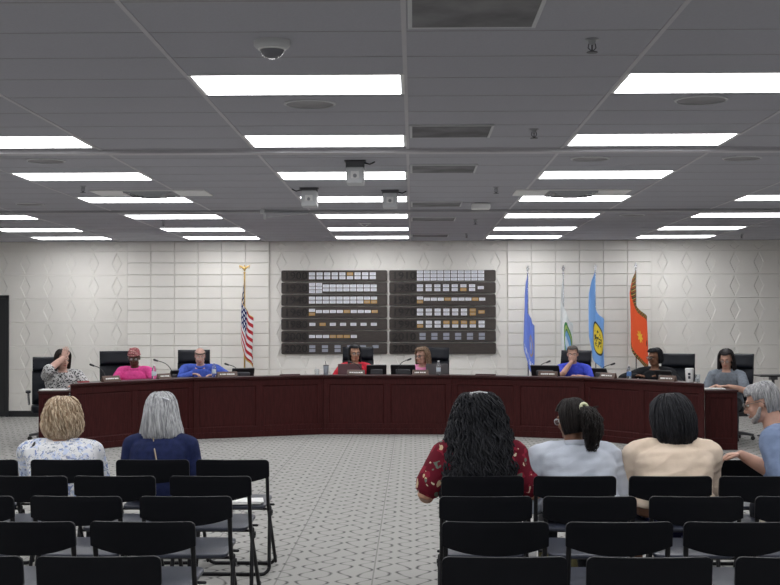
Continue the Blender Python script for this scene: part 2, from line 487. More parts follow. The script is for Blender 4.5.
for px, py, lab in ((592, 39, 'small dark sprinkler head nearest the camera'), (534, 129, 'small dark sprinkler head before the pale ceiling track'),
                    (496, 187, 'small dark sprinkler head above the small white ceiling box'), (475.5, 219.5, 'tiny sprinkler head over the blank end of the wall board'),
                    (466.5, 233.5, 'tiny sprinkler head hanging closest above the wall board'), (83, 186, 'small dark sprinkler head over the striped flag side'),
                    (163.5, 221, 'tiny sprinkler head among the lights over the striped flag'), (741.5, 234, 'tiny sprinkler head beyond the orange flag by the wall')):
    p = atz(px, py, H)
    if sp is None: sp = sprinkler_proto(); sp.location = p; sp['label'] = lab; sp['group'] = 'sprinkler heads'
    else: dup(sp, p, 0, lab, 'sprinkler heads')
# dome
p = atz(272, 41, H)
t = thing('dome_camera', 'white dome camera on the ceiling in front of the lights', 'dome camera', p)
MB().lathe([(0.092, 0), (0.092, -0.024), (0.082, -0.036), (0.066, -0.042)], 32).obj('housing', M['lightgrey'], t, smooth=40)
MB().lathe([(0.064, -0.040), (0.058, -0.062), (0.040, -0.080), (0.02, -0.088), (0.002, -0.090)], 32).obj('dome', mat('smoked_dome', (0.16,0.16,0.18), 0.1), t, smooth=60)
MB().lathe([(0.071, -0.039), (0.071, -0.045), (0.062, -0.047), (0.062, -0.039)], 32).obj('ring', M['white'], t, smooth=40)

def projector(px, y0, y1, y2, wpx, lab, cable=0):
    """y0 ceiling line of the mount, y1 its lower edge, y2 underside of the body"""
    Y = (H-HC)*F/(322.3-y0)
    top = at(px, y0, Y); z1 = at(px, y1, Y).z-H; z2 = at(px, y2, Y).z-H; w = wpx*Y/F; zc = (z1+z2)/2
    t = thing('projector', lab, 'projector', (top.x, Y, H), 0, 'ceiling projectors')
    m_ = MB().span(-w*0.53, w*0.53, -0.02, 0.14, z1-0.01, -0.004)
    m_.span(-w*0.62, w*0.62, 0.0, 0.10, -0.012, 0.0)
    m_.obj('mount', M['darkgrey'], t, bevel=0.003)
    MB().span(-w/2, w/2, -0.03, 0.22, z2, z1).obj('housing', M['lightgrey'], t, bevel=0.012, seg=2)
    MB().span(-w*0.24, w*0.24, -0.040, -0.022, zc-0.030, zc+0.034).obj('lens_window', M['white'], t, bevel=0.003)  # white here is the reflected light, put into the window's colour
    MB().lathe([(0.017, 0), (0.017, 0.010), (0.012, 0.014), (0.002, 0.010)], 20, (0, -0.038, zc-0.008), Matrix.Rotation(R(90), 3, 'X')).obj('lens', M['grey'], t, smooth=40)
    MB().tube([(w*0.5*cable, 0.03, -0.02), (w*0.85*cable, 0.03, -0.035), (w*1.1*cable, 0.03, -0.015)], 0.007, 6).obj('cable', M['black'], t, smooth=60)
    return t
projector(355, 159.5, 167, 183.5, 17.5, 'white ceiling projector with dark mount, nearest of the three', 1)
projector(309, 187, 190.5, 206.5, 15.5, 'white ceiling projector above the end of the thin ceiling pole', -1)
projector(390, 189.5, 193, 207.5, 14.5, 'white ceiling projector above the seam of the wall board', 1)
a = at(262, 210.5, 16.3)
t = thing('projection_rail', 'thin grey pole and strut hanging below the grey ceiling track', 'rail', (a.x, 16.3, H))
e = at(308, 211, 16.3)
MB().tube([(0,0,-0.035), (e.x-a.x, 0, -0.045)], 0.014, 8).obj('pole', M['grey'], t, smooth=50)
MB().tube([(0.03,-0.02,-0.11), (e.x-a.x, -0.02, -0.06)], 0.006, 6).obj('strut', M['lightgrey'], t, smooth=50)
MB().span(-0.02, 0.03, -0.04, 0.02, -0.06, 0).span(0.02, 0.05, -0.04, 0.02, -0.13, -0.05).obj('bracket', M['lightgrey'], t, bevel=0.004)
p = atz(480, 204.5, H)
t = thing('wireless_access_point', 'small white ceiling box past the aisle vents', 'access point', (p.x, 15.6, H))
MB().span(-0.11, 0.11, -0.10, 0.10, -0.075, -0.008).obj('housing', M['white'], t, bevel=0.012, seg=2)
MB().span(-0.08, 0.08, -0.08, 0.08, -0.012, 0.0).obj('mount', M['grey'], t)
p = atz(364.5, 223, H)
t = thing('ceiling_bracket', 'white triangular bracket on the ceiling before the wall board', 'bracket', (p.x, p.y, H))
MB().tube([(-0.07,0,-0.004), (0,0,-0.062), (0.07,0,-0.004)], 0.007, 6).obj('arms', M['white'], t, smooth=50)
MB().span(-0.09, 0.09, -0.02, 0.02, -0.008, 0).obj('base_plate', M['white'], t, bevel=0.002)

# ------------------------------------------------------------------ wall board
YP = YW-0.045
bx = [at(281.3, 300, YP).x, at(387.2, 300, YP).x, at(389.3, 300, YP).x, at(495.8, 300, YP).x]
ztops = [at(390, 270.2+12.13*i, YP).z for i in range(7)]
ph = 0.192
W_, G_, D_ = 'w', 'g', 'd'
def two(n, gt=(), gb=(), m='w'):
    out = []
    for i in range(n): out.append([G_ if i in gt else m, G_ if i in gb else m])
    return out
def one(s): return [[c] for c in s]
def xs(a, b, n): return [a+(b-a)*i/(n-1) for i in range(n)]
LB = [  # year, plate centres (px), rows per column
 ('1900', xs(312.0, 372.8, 9), two(9, gt=(5,))),
 ('1920', xs(312.2, 373.7, 10), [[W_]*3]*2 + two(8)),
 ('1940', xs(312.0, 374.0, 10), two(10, gb=(8,9))),
 ('1960', xs(312.0, 374.7, 10), [[W_,G_]] + one('wwwwgwwwg')),
 ('1980', xs(312.4, 373.8, 7), one('wgwwwww')),
 ('2000', xs(312.0, 353.8, 7), one('wwwgggw')),
 ('2020', xs(312.3, 375.5, 6), two(3, m='d') + [[D_]]*3),
]
RB = [
 ('1910', xs(420.0, 481.2, 10), [[W_]*3]*10),
 ('1930', xs(420.0, 480.8, 8), two(7, gb=(5,)) + [[W_]]),
 ('1950', xs(420.0, 482.2, 10), [[W_,G_]] + one('wwwgwwwgw')),
 ('1970', xs(420.0, 481.5, 8), two(6) + [[G_,G_],[G_]]),
 ('1990', xs(420.0, 481.5, 8), two(8, gt=(3,4,5,6), gb=(0,))),
 ('2010', xs(422.5, 481.7, 6), two(6, m='d')),
 ('2030', [], []),
]
pw, pht = 0.105, 0.052
plate_me = {}
for k, mm in ((W_, 'plate'), (G_, 'plategold'), (D_, 'platedim')):
    b = MB().span(-pw/2, pw/2, -0.004, 0.004, -pht/2, pht/2)
    plate_me[k] = b.mesh('name_plate', bevel=0.0015); plate_me[k].materials.append(M[mm])
    ln = MB().span(-pw*0.36, pw*0.36, -0.0052, -0.003, 0.006, 0.012).span(-pw*0.28, pw*0.28, -0.0052, -0.003, -0.012, -0.007)
    plate_me[k+'t'] = ln.mesh('engraving'); plate_me[k+'t'].materials.append(M['engr'])
for side, rows in ((0, LB), (1, RB)):
    x0, x1 = bx[side*2], bx[side*2+1]
    for i, (yr, cx, cols) in enumerate(rows):
        zt = ztops[i]; cz = zt-ph/2; ox = (x0+x1)/2
        nm = 'with no name plates' if yr == '2030' else 'of small name plates'
        t = thing('year_plank', 'dark wall plank lettered %s with a row %s' % (yr, nm) if cols else 'dark wall plank lettered 2030 that bears no name plates', 'wall plank', (ox, YP+0.02, cz), 0, 'planks of the decade board')
        MB().prism(rrect(x0-ox, x1-ox, -ph/2, ph/2, 0.025), 0.035, 'y', (0, -0.02, 0)).obj('board', M['plank'], t, smooth=30, bevel=0.003)
        me = text_mesh(yr, 0.185, 0.012, 'LEFT', 0.003)
        to = link('year_lettering', me, M['yearletter'], t, (x0-ox+0.05, -0.024, -0.006)); to.rotation_euler = (R(90), 0, 0)
        me.transform(Matrix.Diagonal((1.12, 1, 1, 1)))
        for c, colm in zip(cx, cols):
            xx = at(c, 300, YP).x-ox; n = len(colm)
            off = {1: [0], 2: [0.033, -0.033], 3: [0.063, 0.0, -0.063]}[n]
            if n == 1 and len(cols) > 8: off = [0.012]
            if yr == '2020' and n == 1: off = [0.033]
            for kk, dz in zip(colm, off):
                q = bpy.data.objects.new('name_plate', plate_me[kk]); col.objects.link(q); q.parent = t; q.location = (xx, -0.0245, dz)
                e = bpy.data.objects.new('engraving', plate_me[kk+'t']); col.objects.link(e); e.parent = q

# ------------------------------------------------------------------ dais
HD = 0.865
def front(px, py): return atz(px, py, HD)
DP = [front(70, 384.0), front(194.5, 377.8), front(323.5, 375.3), front(451, 375.3), front(583, 377.5), front(704.5, 383.6)]
DP = [V((p.x, p.y, 0)) for p in DP]
def left_n(a, b):
    d = (b-a).normalized(); return V((-d.y, d.x, 0))
nrm = [left_n(DP[i], DP[i+1]) for i in range(5)]
mit = []
for i in range(6):
    if i == 0: mit.append(V((0,1,0))/nrm[0].y)
    elif i == 5: mit.append(V((0,1,0))/nrm[4].y)
    else:
        b = (nrm[i-1]+nrm[i]).normalized(); mit.append(b/b.dot(nrm[i]))
def dpt(i, d): return DP[i]+mit[i]*d
SECL = ['mahogany dais section under the woman in the pink shirt', 'mahogany dais section under the balding man in blue', 'middle mahogany dais section below the wall board',
        'mahogany dais section in front of the blue and white flags', 'mahogany dais section under the person in black']
def seg_prism(i, d0, d1, z0, z1, org, ins=0.0):
    a, b = dpt(i, d0), dpt(i+1, d0); c, d = dpt(i+1, d1), dpt(i, d1)
    t = (DP[i+1]-DP[i]).normalized()*ins
    a, b, c, d = a+t, b-t, c-t, d+t
    return MB().prism([((p-org).x, (p-org).y) for p in (a, b, c, d)], z1-z0, 'z', (0, 0, z0))
for i in range(5):
    org = (DP[i]+DP[i+1])/2 + nrm[i]*0.2
    t = thing('dais_section', SECL[i], 'dais', org, 0, 'sections of the curved dais')
    L = (DP[i+1]-DP[i]).length
    seg_prism(i, 0.0, 0.34, HD-0.032, HD, org, 0.0008).obj('ledge', M['woodtop'], t, bevel=0.006, seg=2)
    seg_prism(i, 0.30, 0.80, 0.725, 0.76, org, 0.0008).obj('worktop', M['woodtop'], t, bevel=0.004)
    c = seg_prism(i, 0.055, 0.08, 0.0, HD-0.033, org, 0.001)
    q = seg_prism(i, 0.30, 0.335, 0.72, HD-0.033, org, 0.001); c.add(q.v, q.f)
    c.obj('carcass', M['wood'], t)
    # frame of stiles and rails in the face plane, local run along the face
    a = dpt(i, 0.035)-org; b = dpt(i+1, 0.035)-org
    Lf = (b-a).length; ex = (b-a).normalized(); ey = nrm[i]
    mt = Matrix(((ex.x, ey.x, 0, a.x), (ex.y, ey.y, 0, a.y), (0, 0, 1, 0), (0, 0, 0, 1)))
    zt = HD-0.033; fr = MB(); th_ = 0.022
    fr.span(0.002, Lf-0.002, 0, th_, zt-0.10, zt); fr.span(0.002, Lf-0.002, 0, th_, 0.0, 0.155)
    sw = [(0.003, 0.085), (Lf/2-0.05, Lf/2+0.05), (Lf-0.085, Lf-0.003)]
    for s0, s1 in sw: fr.span(s0, s1, 0, th_, 0.155, zt-0.10)
    fr.xf(mt).obj('frame', M['wood'], t, bevel=0.003)
    MB().span(0.002, Lf-0.002, -0.008, 0.01, 0.0, 0.085).xf(mt).obj('skirting', M['wood'], t, bevel=0.004)
    MB().span(0.002, Lf-0.002, -0.012, 0.005, zt-0.022, zt).xf(mt).obj('moulding', M['wood'], t, bevel=0.006)
    for p0, p1 in ((0.085, Lf/2-0.05), (Lf/2+0.05, Lf-0.085)):
        pb = MB()
        z0, z1 = 0.155, zt-0.10; x0, x1 = p0, p1
        e1, e2 = 0.012, 0.03
        R0 = [(x0,z0),(x1,z0),(x1,z1),(x0,z1)]
        R1 = [(x0+e1,z0+e1),(x1-e1,z0+e1),(x1-e1,z1-e1),(x0+e1,z1-e1)]
        R2 = [(x0+e2,z0+e2),(x1-e2,z0+e2),(x1-e2,z1-e2),(x0+e2,z1-e2)]
        vs = [V((p[0],0.006,p[1])) for p in R0] + [V((p[0],0.017,p[1])) for p in R1] + [V((p[0],0.015,p[1])) for p in R2] + [V((p[0],0.022,p[1])) for p in R0]
        fs = [(8,9,10,11), (12,13,14,15)]
        for k in range(4):
            n_ = (k+1)%4
            fs += [(k,n_,4+n_,4+k), (4+k,4+n_,8+n_,8+k), (k,12+k,12+n_,n_)]
        pb.add(vs, fs).xf(mt).obj('panel', M['wood'], t)
    # end boards at the two outer ends
    if i in (0, 4):
        e = 0 if i == 0 else 5
        p0, p1 = dpt(e, 0.04)-org, dpt(e, 0.33)-org
        s = 0.012 if i == 0 else -0.012
        tx = (DP[i+1]-DP[i]).normalized()
        MB().prism([((q).x, (q).y) for q in (p0+tx*s, p0+tx*s*3, p1+tx*s*3, p1+tx*s)], 0.72, 'z').obj('end_panel', M['wood'], t)
# low return desks at both ends
def wing(px0, px1, Yf, lab, sgn):
    a = at(px0, 420, Yf); b = at(px1, 420, Yf)
    xa, xb = a.x, b.x; ox = (xa+xb)/2; w = xb-xa
    t = thing('return_desk', lab, 'desk', (ox, Yf+0.3, 0), 0, 'low desks at the ends of the dais')
    hw = 0.765
    MB().span(-w/2-0.01, w/2+0.015, -0.315, 0.22, hw-0.03, hw).obj('worktop', M['woodtop'], t, bevel=0.005, seg=2)
    c = MB().span(-w/2, w/2, -0.28, -0.25, 0, hw-0.031)
    xe = w/2 if sgn > 0 else -w/2
    c.span(xe-0.02*sgn, xe, -0.28, 0.15, 0, hw-0.031).obj('carcass', M['wood'], t)
    fr = MB(); zt = hw-0.031
    fr.span(-w/2, w/2, -0.30, -0.28, zt-0.07, zt); fr.span(-w/2, w/2, -0.30, -0.28, 0, 0.15)
    fr.span(-w/2, -w/2+0.07, -0.30, -0.28, 0.15, zt-0.07); fr.span(w/2-0.07, w/2, -0.30, -0.28, 0.15, zt-0.07)
    fr.obj('frame', M['wood'], t, bevel=0.003)
    MB().span(-w/2+0.07, w/2-0.07, -0.288, -0.279, 0.15, zt-0.07).obj('panel', M['wood'], t, bevel=0.002)
    MB().span(-w/2, w/2+0.0, -0.308, -0.298, 0, 0.08).obj('skirting', M['wood'], t, bevel=0.003)
    return ox, Yf
wing(705.5, 737.5, 16.85, 'low mahogany desk at the dais end where the woman in grey sits', 1)
wing(38.5, 68, 16.75, 'low mahogany desk at the dais end where the woman covering her face sits', -1)
# ------------------------------------------------------------------ people
def finish(mb, name, voxel, smooth_it=4, noise_amp=0.0, noise_sc=9.0, extra=None):
    me = mb.mesh('tmp'); o = bpy.data.objects.new('tmp', me); col.objects.link(o)
    r = o.modifiers.new('r', 'REMESH'); r.mode = 'VOXEL'; r.voxel_size = voxel
    s = o.modifiers.new('s', 'SMOOTH'); s.factor = 0.5; s.iterations = smooth_it
    dg = bpy.context.evaluated_depsgraph_get()
    out = bpy.data.meshes.new_from_object(o.evaluated_get(dg))
    bpy.data.objects.remove(o); bpy.data.meshes.remove(me)
    if noise_amp:
        ns = [v.normal.copy() for v in out.vertices]
        for v, n in zip(out.vertices, ns):
            p = v.co
            q = V((p.x*noise_sc*0.7, p.y*noise_sc*0.7, p.z*noise_sc*1.5 + p.x*3))
            a = 1-abs(noise.noise(q))*2
            v.co = p + n*((a*0.7 + noise.noise(q*2.3)*0.4)*noise_amp)
    if extra is not None:
        bm = bmesh.new(); bm.from_mesh(out)
        m2 = extra.mesh('x'); bm.from_mesh(m2); bm.to_mesh(out); bm.free(); bpy.data.meshes.remove(m2)
    out.name = name
    for p in out.polygons: p.use_smooth = True
    return out

def skinmat(name, c):
    return mat('skin_'+name, c, 0.5, var=0.10, vscale=14, bump=0.08, bscale=120, spec=0.35)
def hairmat(name, c1, c2, sc=26):
    if name in MATS: return MATS[name]
    nb = NB(name, 0.55, 0.22)
    mp = nb.nt.nodes.new('ShaderNodeMapping'); mp.inputs['Scale'].default_value = (1.6, 1.6, 0.16)
    nb.nt.links.new(nb.tc.outputs['Object'], mp.inputs['Vector'])
    n = nb.noise(sc*2, mp.outputs['Vector'], 4)
    nb.col(nb.ramp(n, [(0.32, c1), (0.66, c2)])); nb.bump(n, 0.45, 0.01)
    return nb.m

def lerp(a, b, t): return a+(b-a)*t
def curve_pts(pts, k=4):
    out = []
    for i in range(len(pts)-1):
        p0 = pts[max(i-1,0)]; p1 = pts[i]; p2 = pts[i+1]; p3 = pts[min(i+2,len(pts)-1)]
        for j in range(k):
            t = j/k
            out.append(0.5*((2*p1)+(-p0+p2)*t+(2*p0-5*p1+4*p2-p3)*t*t+(-p0+3*p1-3*p2+p3)*t**3))
    out.append(pts[-1]); return out

def loft(mb, secs, n=24):
    """secs: (centre, rx, ry, tilt) rings stacked upward"""
    vs = []
    for c, rx, ry, tl in secs:
        rm = Matrix.Rotation(tl, 3, 'X')
        for k in range(n):
            a = 2*PI*k/n
            e = 0.85
            x = math.copysign(abs(math.cos(a))**e, math.cos(a))*rx; y = math.copysign(abs(math.sin(a))**e, math.sin(a))*ry
            vs.append(c + rm @ V((x, y, 0)))
    m_ = len(secs)
    fs = [(i*n+k, i*n+(k+1)%n, (i+1)*n+(k+1)%n, (i+1)*n+k) for i in range(m_-1) for k in range(n)]
    fs.append(tuple(range(n-1,-1,-1))); fs.append(tuple(range((m_-1)*n, m_*n)))
    return mb.add(vs, fs)

def person(loc, yaw, label, P, group=None):
    g = P.get('girth', 1.0); top = P['top']; lean = P.get('lean', 0.10); ht = P.get('hip', 0.53); side = P.get('side', 0.0)
    sw = P.get('sw', 0.175); ag = P.get('armg', 1.0); hs = P.get('hs', 1.0)
    skin = skinmat(P['skin'][0], P['skin'][1])
    zn = top - 0.285*hs
    hip = V((0, 0.02, ht-0.05)); nb_ = V((side, -lean, zn))
    def sp(t):                                   # spine with a slight curve
        b = math.sin(t*PI)*0.03*P.get('slouch', 1.0)
        return lerp(hip, nb_, t) + V((0, b, 0))
    tl = math.atan2(lean, zn-ht)
    bel = P.get('belly', 0.0)
    prof = [(-0.02, .13, .09), (0.04, .172, .125), (0.16, .178, .132+bel*.5), (0.36, .158, .112+bel), (0.55, .160, .112+bel*.6), (0.72, .172, .113), (0.85, .172, .102), (0.93, .145, .085), (0.985, .095, .066), (1.03, .060, .056)]
    def torso(mb, inf=0.0, t0=-0.02, t1=1.03):
        secs = []
        for t, rx, ry in prof:
            if t < t0-0.001 or t > t1+0.001: continue
            gg = g if t < 0.9 else 1+(g-1)*0.4
            secs.append((sp(t)+V((0, -bel*0.4*g if 0.1 < t < 0.6 else 0, 0)), rx*gg*sw/0.175+inf, ry*gg+inf, tl*min(1, t*1.3)))
        loft(mb, secs)
    zs = zn-0.055
    sh = {}; arms = {}
    for s in (-1, 1):
        S = nb_ + V((s*sw*(1+(g-1)*0.5), 0.015, -0.055 + P.get('shrug', 0)))
        tgt, pole = P['arms'][0 if s < 0 else 1][:2]
        W = V(tgt); L1, L2 = 0.285, 0.255
        d = W-S; D = d.length
        if D > L1+L2-0.01: W = S+d*((L1+L2-0.01)/D); d = W-S; D = d.length
        k = (L1*L1-L2*L2+D*D)/(2*D); hgt = math.sqrt(max(L1*L1-k*k, 0))
        dn = d/D; pl = V(pole); pl = (pl-dn*pl.dot(dn)).normalized()
        E = S+dn*k+pl*hgt
        arms[s] = (S, E, W)
    legs = {}
    for s in (-1, 1):
        kx = P.get('knees', 0.12)*s
        A = V((s*0.085*g, 0.0, ht)); K = V((kx, -0.43, ht-0.01)); N = V((kx*1.05, -0.42+P.get('foot', 0.0), 0.10))
        legs[s] = (A, K, N)
    hp = P.get('head', (0, 0, 0)); hf = P.get('fwd', 0.035)
    Hc = nb_ + V((hp[2]*0.10, -hf, 0.165*hs))
    hr = Matrix.Rotation(hp[0], 3, 'Z') @ Matrix.Rotation(hp[1], 3, 'X') @ Matrix.Rotation(hp[2], 3, 'Y')
    def hx(p): return Hc + hr @ (V(p)*hs)
    # ---- skin body
    mb = MB()
    torso(mb)
    mb.tube([nb_+V((0,0.012,-0.05)), lerp(nb_, Hc, 0.45)+V((0,0.012,0)), hx((0,0.018,-0.05))], [0.064*P.get('neck',1), 0.054*P.get('neck',1), 0.054*P.get('neck',1)], 16)
    for s in (-1, 1):
        S, E, W = arms[s]
        mb.tube([nb_+V((s*0.03,0.01,0.0)), lerp(nb_, S, 0.55)+V((0,0.012,0.0)), S], [0.045, 0.052*ag, 0.055*ag], 14)
        mb.tube(curve_pts([S, lerp(S,E,.4), E, lerp(E,W,.3), lerp(E,W,.7), W], 2), [r*ag for r in (.054,.053,.051,.047,.042,.042,.043,.041,.037,.031,.027)], 14)
        A, K, N = legs[s]
        mb.tube([A, lerp(A,K,.5), K], [0.088*g, 0.078*g, 0.058], 14); mb.tube([K, lerp(K,N,.35), N], [0.056, 0.054, 0.038], 14)
    hd = MB()
    hd.ell((0, 0.012, 0.028), (.0745, .094, .087), 24, 16)
    hd.ell((0, -0.020, -0.030), (.0615, .074, .083), 24, 16)
    hd.ell((0, -0.048, -0.088), (.034, .034, .026), 16, 10)
    hd.tube([(0.045,-0.01,-0.07), (0.028,-0.05,-0.088), (-0.028,-0.05,-0.088), (-0.045,-0.01,-0.07)], 0.022, 12)
    hd.tube([(0,-0.090,0.014), (0,-0.104,-0.010), (0,-0.113,-0.028)], [.009,.011,.0125], 10)
    hd.ell((0.012,-0.097,-0.031), (.0095,.012,.009), 10, 6); hd.ell((-0.012,-0.097,-0.031), (.0095,.012,.009), 10, 6)
    hd.tube([(-0.046,-0.073,0.026), (0,-0.087,0.024), (0.046,-0.073,0.026)], 0.011, 10)
    hd.ell((0.036,-0.066,-0.026), (.022,.020,.020), 12, 8); hd.ell((-0.036,-0.066,-0.026), (.022,.020,.020), 12, 8)
    hd.ell((0,-0.086,-0.058), (.023,.014,.012), 12, 8)
    for s in (-1, 1):
        hd.ell((s*0.076, 0.012, -0.008), (.009,.019,.031), 12, 8, Matrix.Rotation(s*R(-18), 3, 'Z'))
    hd.v = [hx(p) for p in hd.v]; mb.add(hd.v, hd.f)
    fing = MB()
    for s in (-1, 1):
        S, E, W = arms[s]
        spec = P['arms'][0 if s < 0 else 1]
        dr = V(spec[2]).normalized() if len(spec) > 2 and spec[2] else (W-E).normalized()
        nr = V(spec[3]) if len(spec) > 3 and spec[3] else V((0,0,-1))
        curl = spec[4] if len(spec) > 4 else 18
        nr = (nr-dr*nr.dot(dr)).normalized(); w = dr.cross(nr).normalized()
        # thumb lies towards the body's middle line
        ts = 1 if w.x*(-s) > 0 else -1
        if len(spec) > 5: ts = spec[5]
        rm = Matrix((( w.x, dr.x, nr.x), (w.y, dr.y, nr.y), (w.z, dr.z, nr.z)))
        mb.ell(W+dr*0.048, (.040,.054,.0165), 16, 10, rm)
        for q, ln in zip((-1.5,-0.5,0.5,1.5), (.066,.076,.072,.056) if ts < 0 else (.056,.072,.076,.066)):
            b = W+dr*0.082+w*(q*0.0185)-dr*abs(q)*0.003
            pts = [b-dr*0.02, b]; dd = dr + w*q*0.05
            for ks in (0.46, 0.31, 0.23):
                dd = (dd*math.cos(R(curl)) + nr*math.sin(R(curl))).normalized()
                # bend the local normal too
                pts.append(pts[-1]+dd*ln*ks)
                nr2 = nr
            fing.tube(pts, [.0095,.0092,.0085,.0078,.0066], 8)
        tb = W+dr*0.025+w*ts*0.028
        fing.tube([tb, tb+dr*0.025+w*ts*0.020+nr*0.006, tb+dr*0.052+w*ts*0.026+nr*0.014, tb+dr*0.073+w*ts*0.022+nr*0.022], [.013,.0115,.0105,.008], 8)
    body = finish(mb, 'person', 0.0065, 3, extra=fing)
    root = link('person', body, skin, None, loc); root.rotation_euler = (0, 0, yaw)
    tag(root, label, 'person', group)
    # ---- face
    for s in (-1, 1):
        e = MB().ell(hx((s*0.031,-0.0785,0.006)), (.0125*hs,.0095*hs,.0085*hs), 14, 10, hr); eo = e.obj('eye', M['eyewhite'], root, smooth=60)
        MB().ell(hx((s*0.031,-0.0865,0.005)), (.0055*hs,.0028*hs,.0055*hs), 12, 8, hr).obj('iris', M['iris'], eo, smooth=60)
        MB().tube([hx((s*0.014,-0.094,0.026)), hx((s*0.034,-0.089,0.032)), hx((s*0.054,-0.072,0.026))], [.0035,.0042,.0025], 6).obj('eyebrow', P.get('browmat', mat('brow_dark', (0.02,0.014,0.01), 0.7)), root, smooth=60)
    lips = MB().tube([hx((-0.022,-0.089,-0.058)), hx((-0.008,-0.0985,-0.0545)), hx((0.008,-0.0985,-0.0545)), hx((0.022,-0.089,-0.058))], [.003,.0055,.0055,.003], 8)
    lips.tube([hx((-0.020,-0.089,-0.0605)), hx((0,-0.0985,-0.0655)), hx((0.020,-0.089,-0.0605))], [.003,.006,.003], 8)
    lips.obj('lips', mat('lips_'+P['skin'][0], tuple(c*k for c, k in zip(P['skin'][1], (0.85,0.50,0.50))), 0.4), root, smooth=60)
    # ---- clothes
    c = P.get('ease', 0.013)
    sm = MB(); torso(sm, c, P.get('hem', -0.02), 0.985)
    loft(sm, [(sp(0.985), .095*(1+(g-1)*.4)+c, .066+c, tl), (sp(1.01), .074+c*.5, .066+c*.4, tl)])
    sl = P.get('sleeve', 'long')
    for s in (-1, 1):
        S, E, W = arms[s]
        sm.tube([nb_+V((s*0.05,0.012,-0.012)), lerp(nb_, S, 0.6)+V((0,0.012,0.002)), S], [0.045+c*.5, 0.052*ag+c, 0.056*ag+c], 16)
        if sl == 'long':
            sm.tube(curve_pts([S, lerp(S,E,.5), E, lerp(E,W,.5), lerp(E,W,.95)], 2), [r*ag+c for r in (.055,.054,.051,.048,.046,.044,.041,.036,.034)], 16)
        else:
            k = {'short': 0.72, 'elbow': 0.98, 'cap': 0.45}[sl]
            sm.tube([S, lerp(S,E,k*.5), lerp(S,E,k)], [.055*ag+c, .054*ag+c*1.2, .052*ag+c*1.5], 16)
    if P.get('collar'):
        pts = [nb_+V((0.073*math.sin(a), 0.010-0.070*math.cos(a)*0.95, 0.022-0.028*math.cos(a)*(1 if math.cos(a)>0 else 0.3))) for a in [2*PI*k/14 for k in range(15)]]
        cm = MB().tube(pts, 0.0145, 8, flat=((0,0,1), 1.7))
        cm.obj('collar', P.get('collarmat', P['shirt']), root, smooth=60)
    me = finish(sm, 'shirt', 0.0085, 4, P.get('fold', 0.004), 9)
    link(P.get('shirtname', 'shirt'), me, P['shirt'], root)
    tm = MB()
    loft(tm, [(sp(-0.03)+V((0,0,-0.01)), .150*g, .10*g, 0), (sp(0.05), .182*g, .138*g, 0), (sp(0.22), .172*g, .128*g+bel*.5, 0)])
    for s in (-1, 1):
        A, K, N = legs[s]
        if P.get('skirt'):
            tm.tube([A, lerp(A,K,.5), K+V((0,-0.02,0))], [0.10*g, 0.095*g, 0.085], 14); tm.tube([V((0,-0.1,ht)), V((0,-0.43,ht-0.01))], 0.085, 14)
            tm.tube([K, lerp(K,N,.6)], [0.083, 0.085], 14); tm.tube([V((0,-0.43,ht)), V((0,-0.43,0.30))], 0.085, 14)
        else:
            tm.tube([A, lerp(A,K,.5), K], [0.098*g, 0.090*g, 0.070], 14); tm.tube([K, lerp(K,N,.4), N+V((0,0,0.0))], [0.069, 0.066, 0.056], 14)
    link('skirt' if P.get('skirt') else 'trousers', finish(tm, 'trousers', 0.011, 4, 0.003, 8), P.get('pants', mat('dark_trousers', (0.015,0.017,0.025), 0.8, bump=0.2)), root)
    for s in (-1, 1):
        N = legs[s][2]
        MB().tube([V((N.x, N.y+0.045, 0.042)), V((N.x, N.y-0.05, 0.045)), V((N.x*1.04, N.y-0.13, 0.034)), V((N.x*1.06, N.y-0.19, 0.028))], [.040,.044,.038,.026], 12).obj('shoe', mat('black_shoe', (0.012,0.012,0.012), 0.4), root, smooth=60)
    ctx = dict(root=root, hx=hx, hr=hr, Hc=Hc, hs=hs, nb=nb_, arms=arms, sp=sp)
    if P.get('glasses'): glasses(ctx, P['glasses'])
    if P.get('hair'): P['hair'](ctx)
    if P.get('beard'): beard(ctx, P['beard'])
    return ctx

def glasses(c, m_):
    hx, root = c['hx'], c['root']
    g = MB()
    for s in (-1, 1):
        pts = [hx((s*0.033+0.024*math.cos(a), -0.104+0.008*abs(math.cos(a))*0.5, 0.004+0.019*math.sin(a))) for a in [2*PI*k/16 for k in range(17)]]
        g.tube(pts, 0.0026, 6)
        g.tube([hx((s*0.057,-0.098,0.010)), hx((s*0.078,-0.06,0.012)), hx((s*0.084,0.012,0.008)), hx((s*0.082,0.03,-0.012))], 0.0024, 6)
    g.tube([hx((-0.010,-0.104,0.008)), hx((0.010,-0.104,0.008))], 0.0024, 6)
    o = g.obj('glasses', m_, root, smooth=60)
    l = MB()
    for s in (-1, 1): l.prism([(0.022*math.cos(2*PI*k/16), 0.017*math.sin(2*PI*k/16)) for k in range(16)], 0.002, 'y', (s*0.033, -0.104, 0.004))
    l.v = [hx(p) for p in l.v]; l.obj('lens', M['glass'], o)

def beard(c, m_):
    hx = c['hx']; b = MB()
    b.tube([(-0.070,-0.008,-0.03), (-0.060,-0.035,-0.070), (-0.030,-0.072,-0.094), (0.030,-0.072,-0.094), (0.060,-0.035,-0.070), (0.070,-0.008,-0.03)], [.010,.016,.021,.021,.016,.010], 12)
    b.tube([(-0.03,-0.092,-0.054), (0,-0.102,-0.044), (0.03,-0.092,-0.054)], [.005,.008,.005], 8)
    b.v = [hx(p) for p in b.v]; b.obj('beard', m_, c['root'], smooth=60)

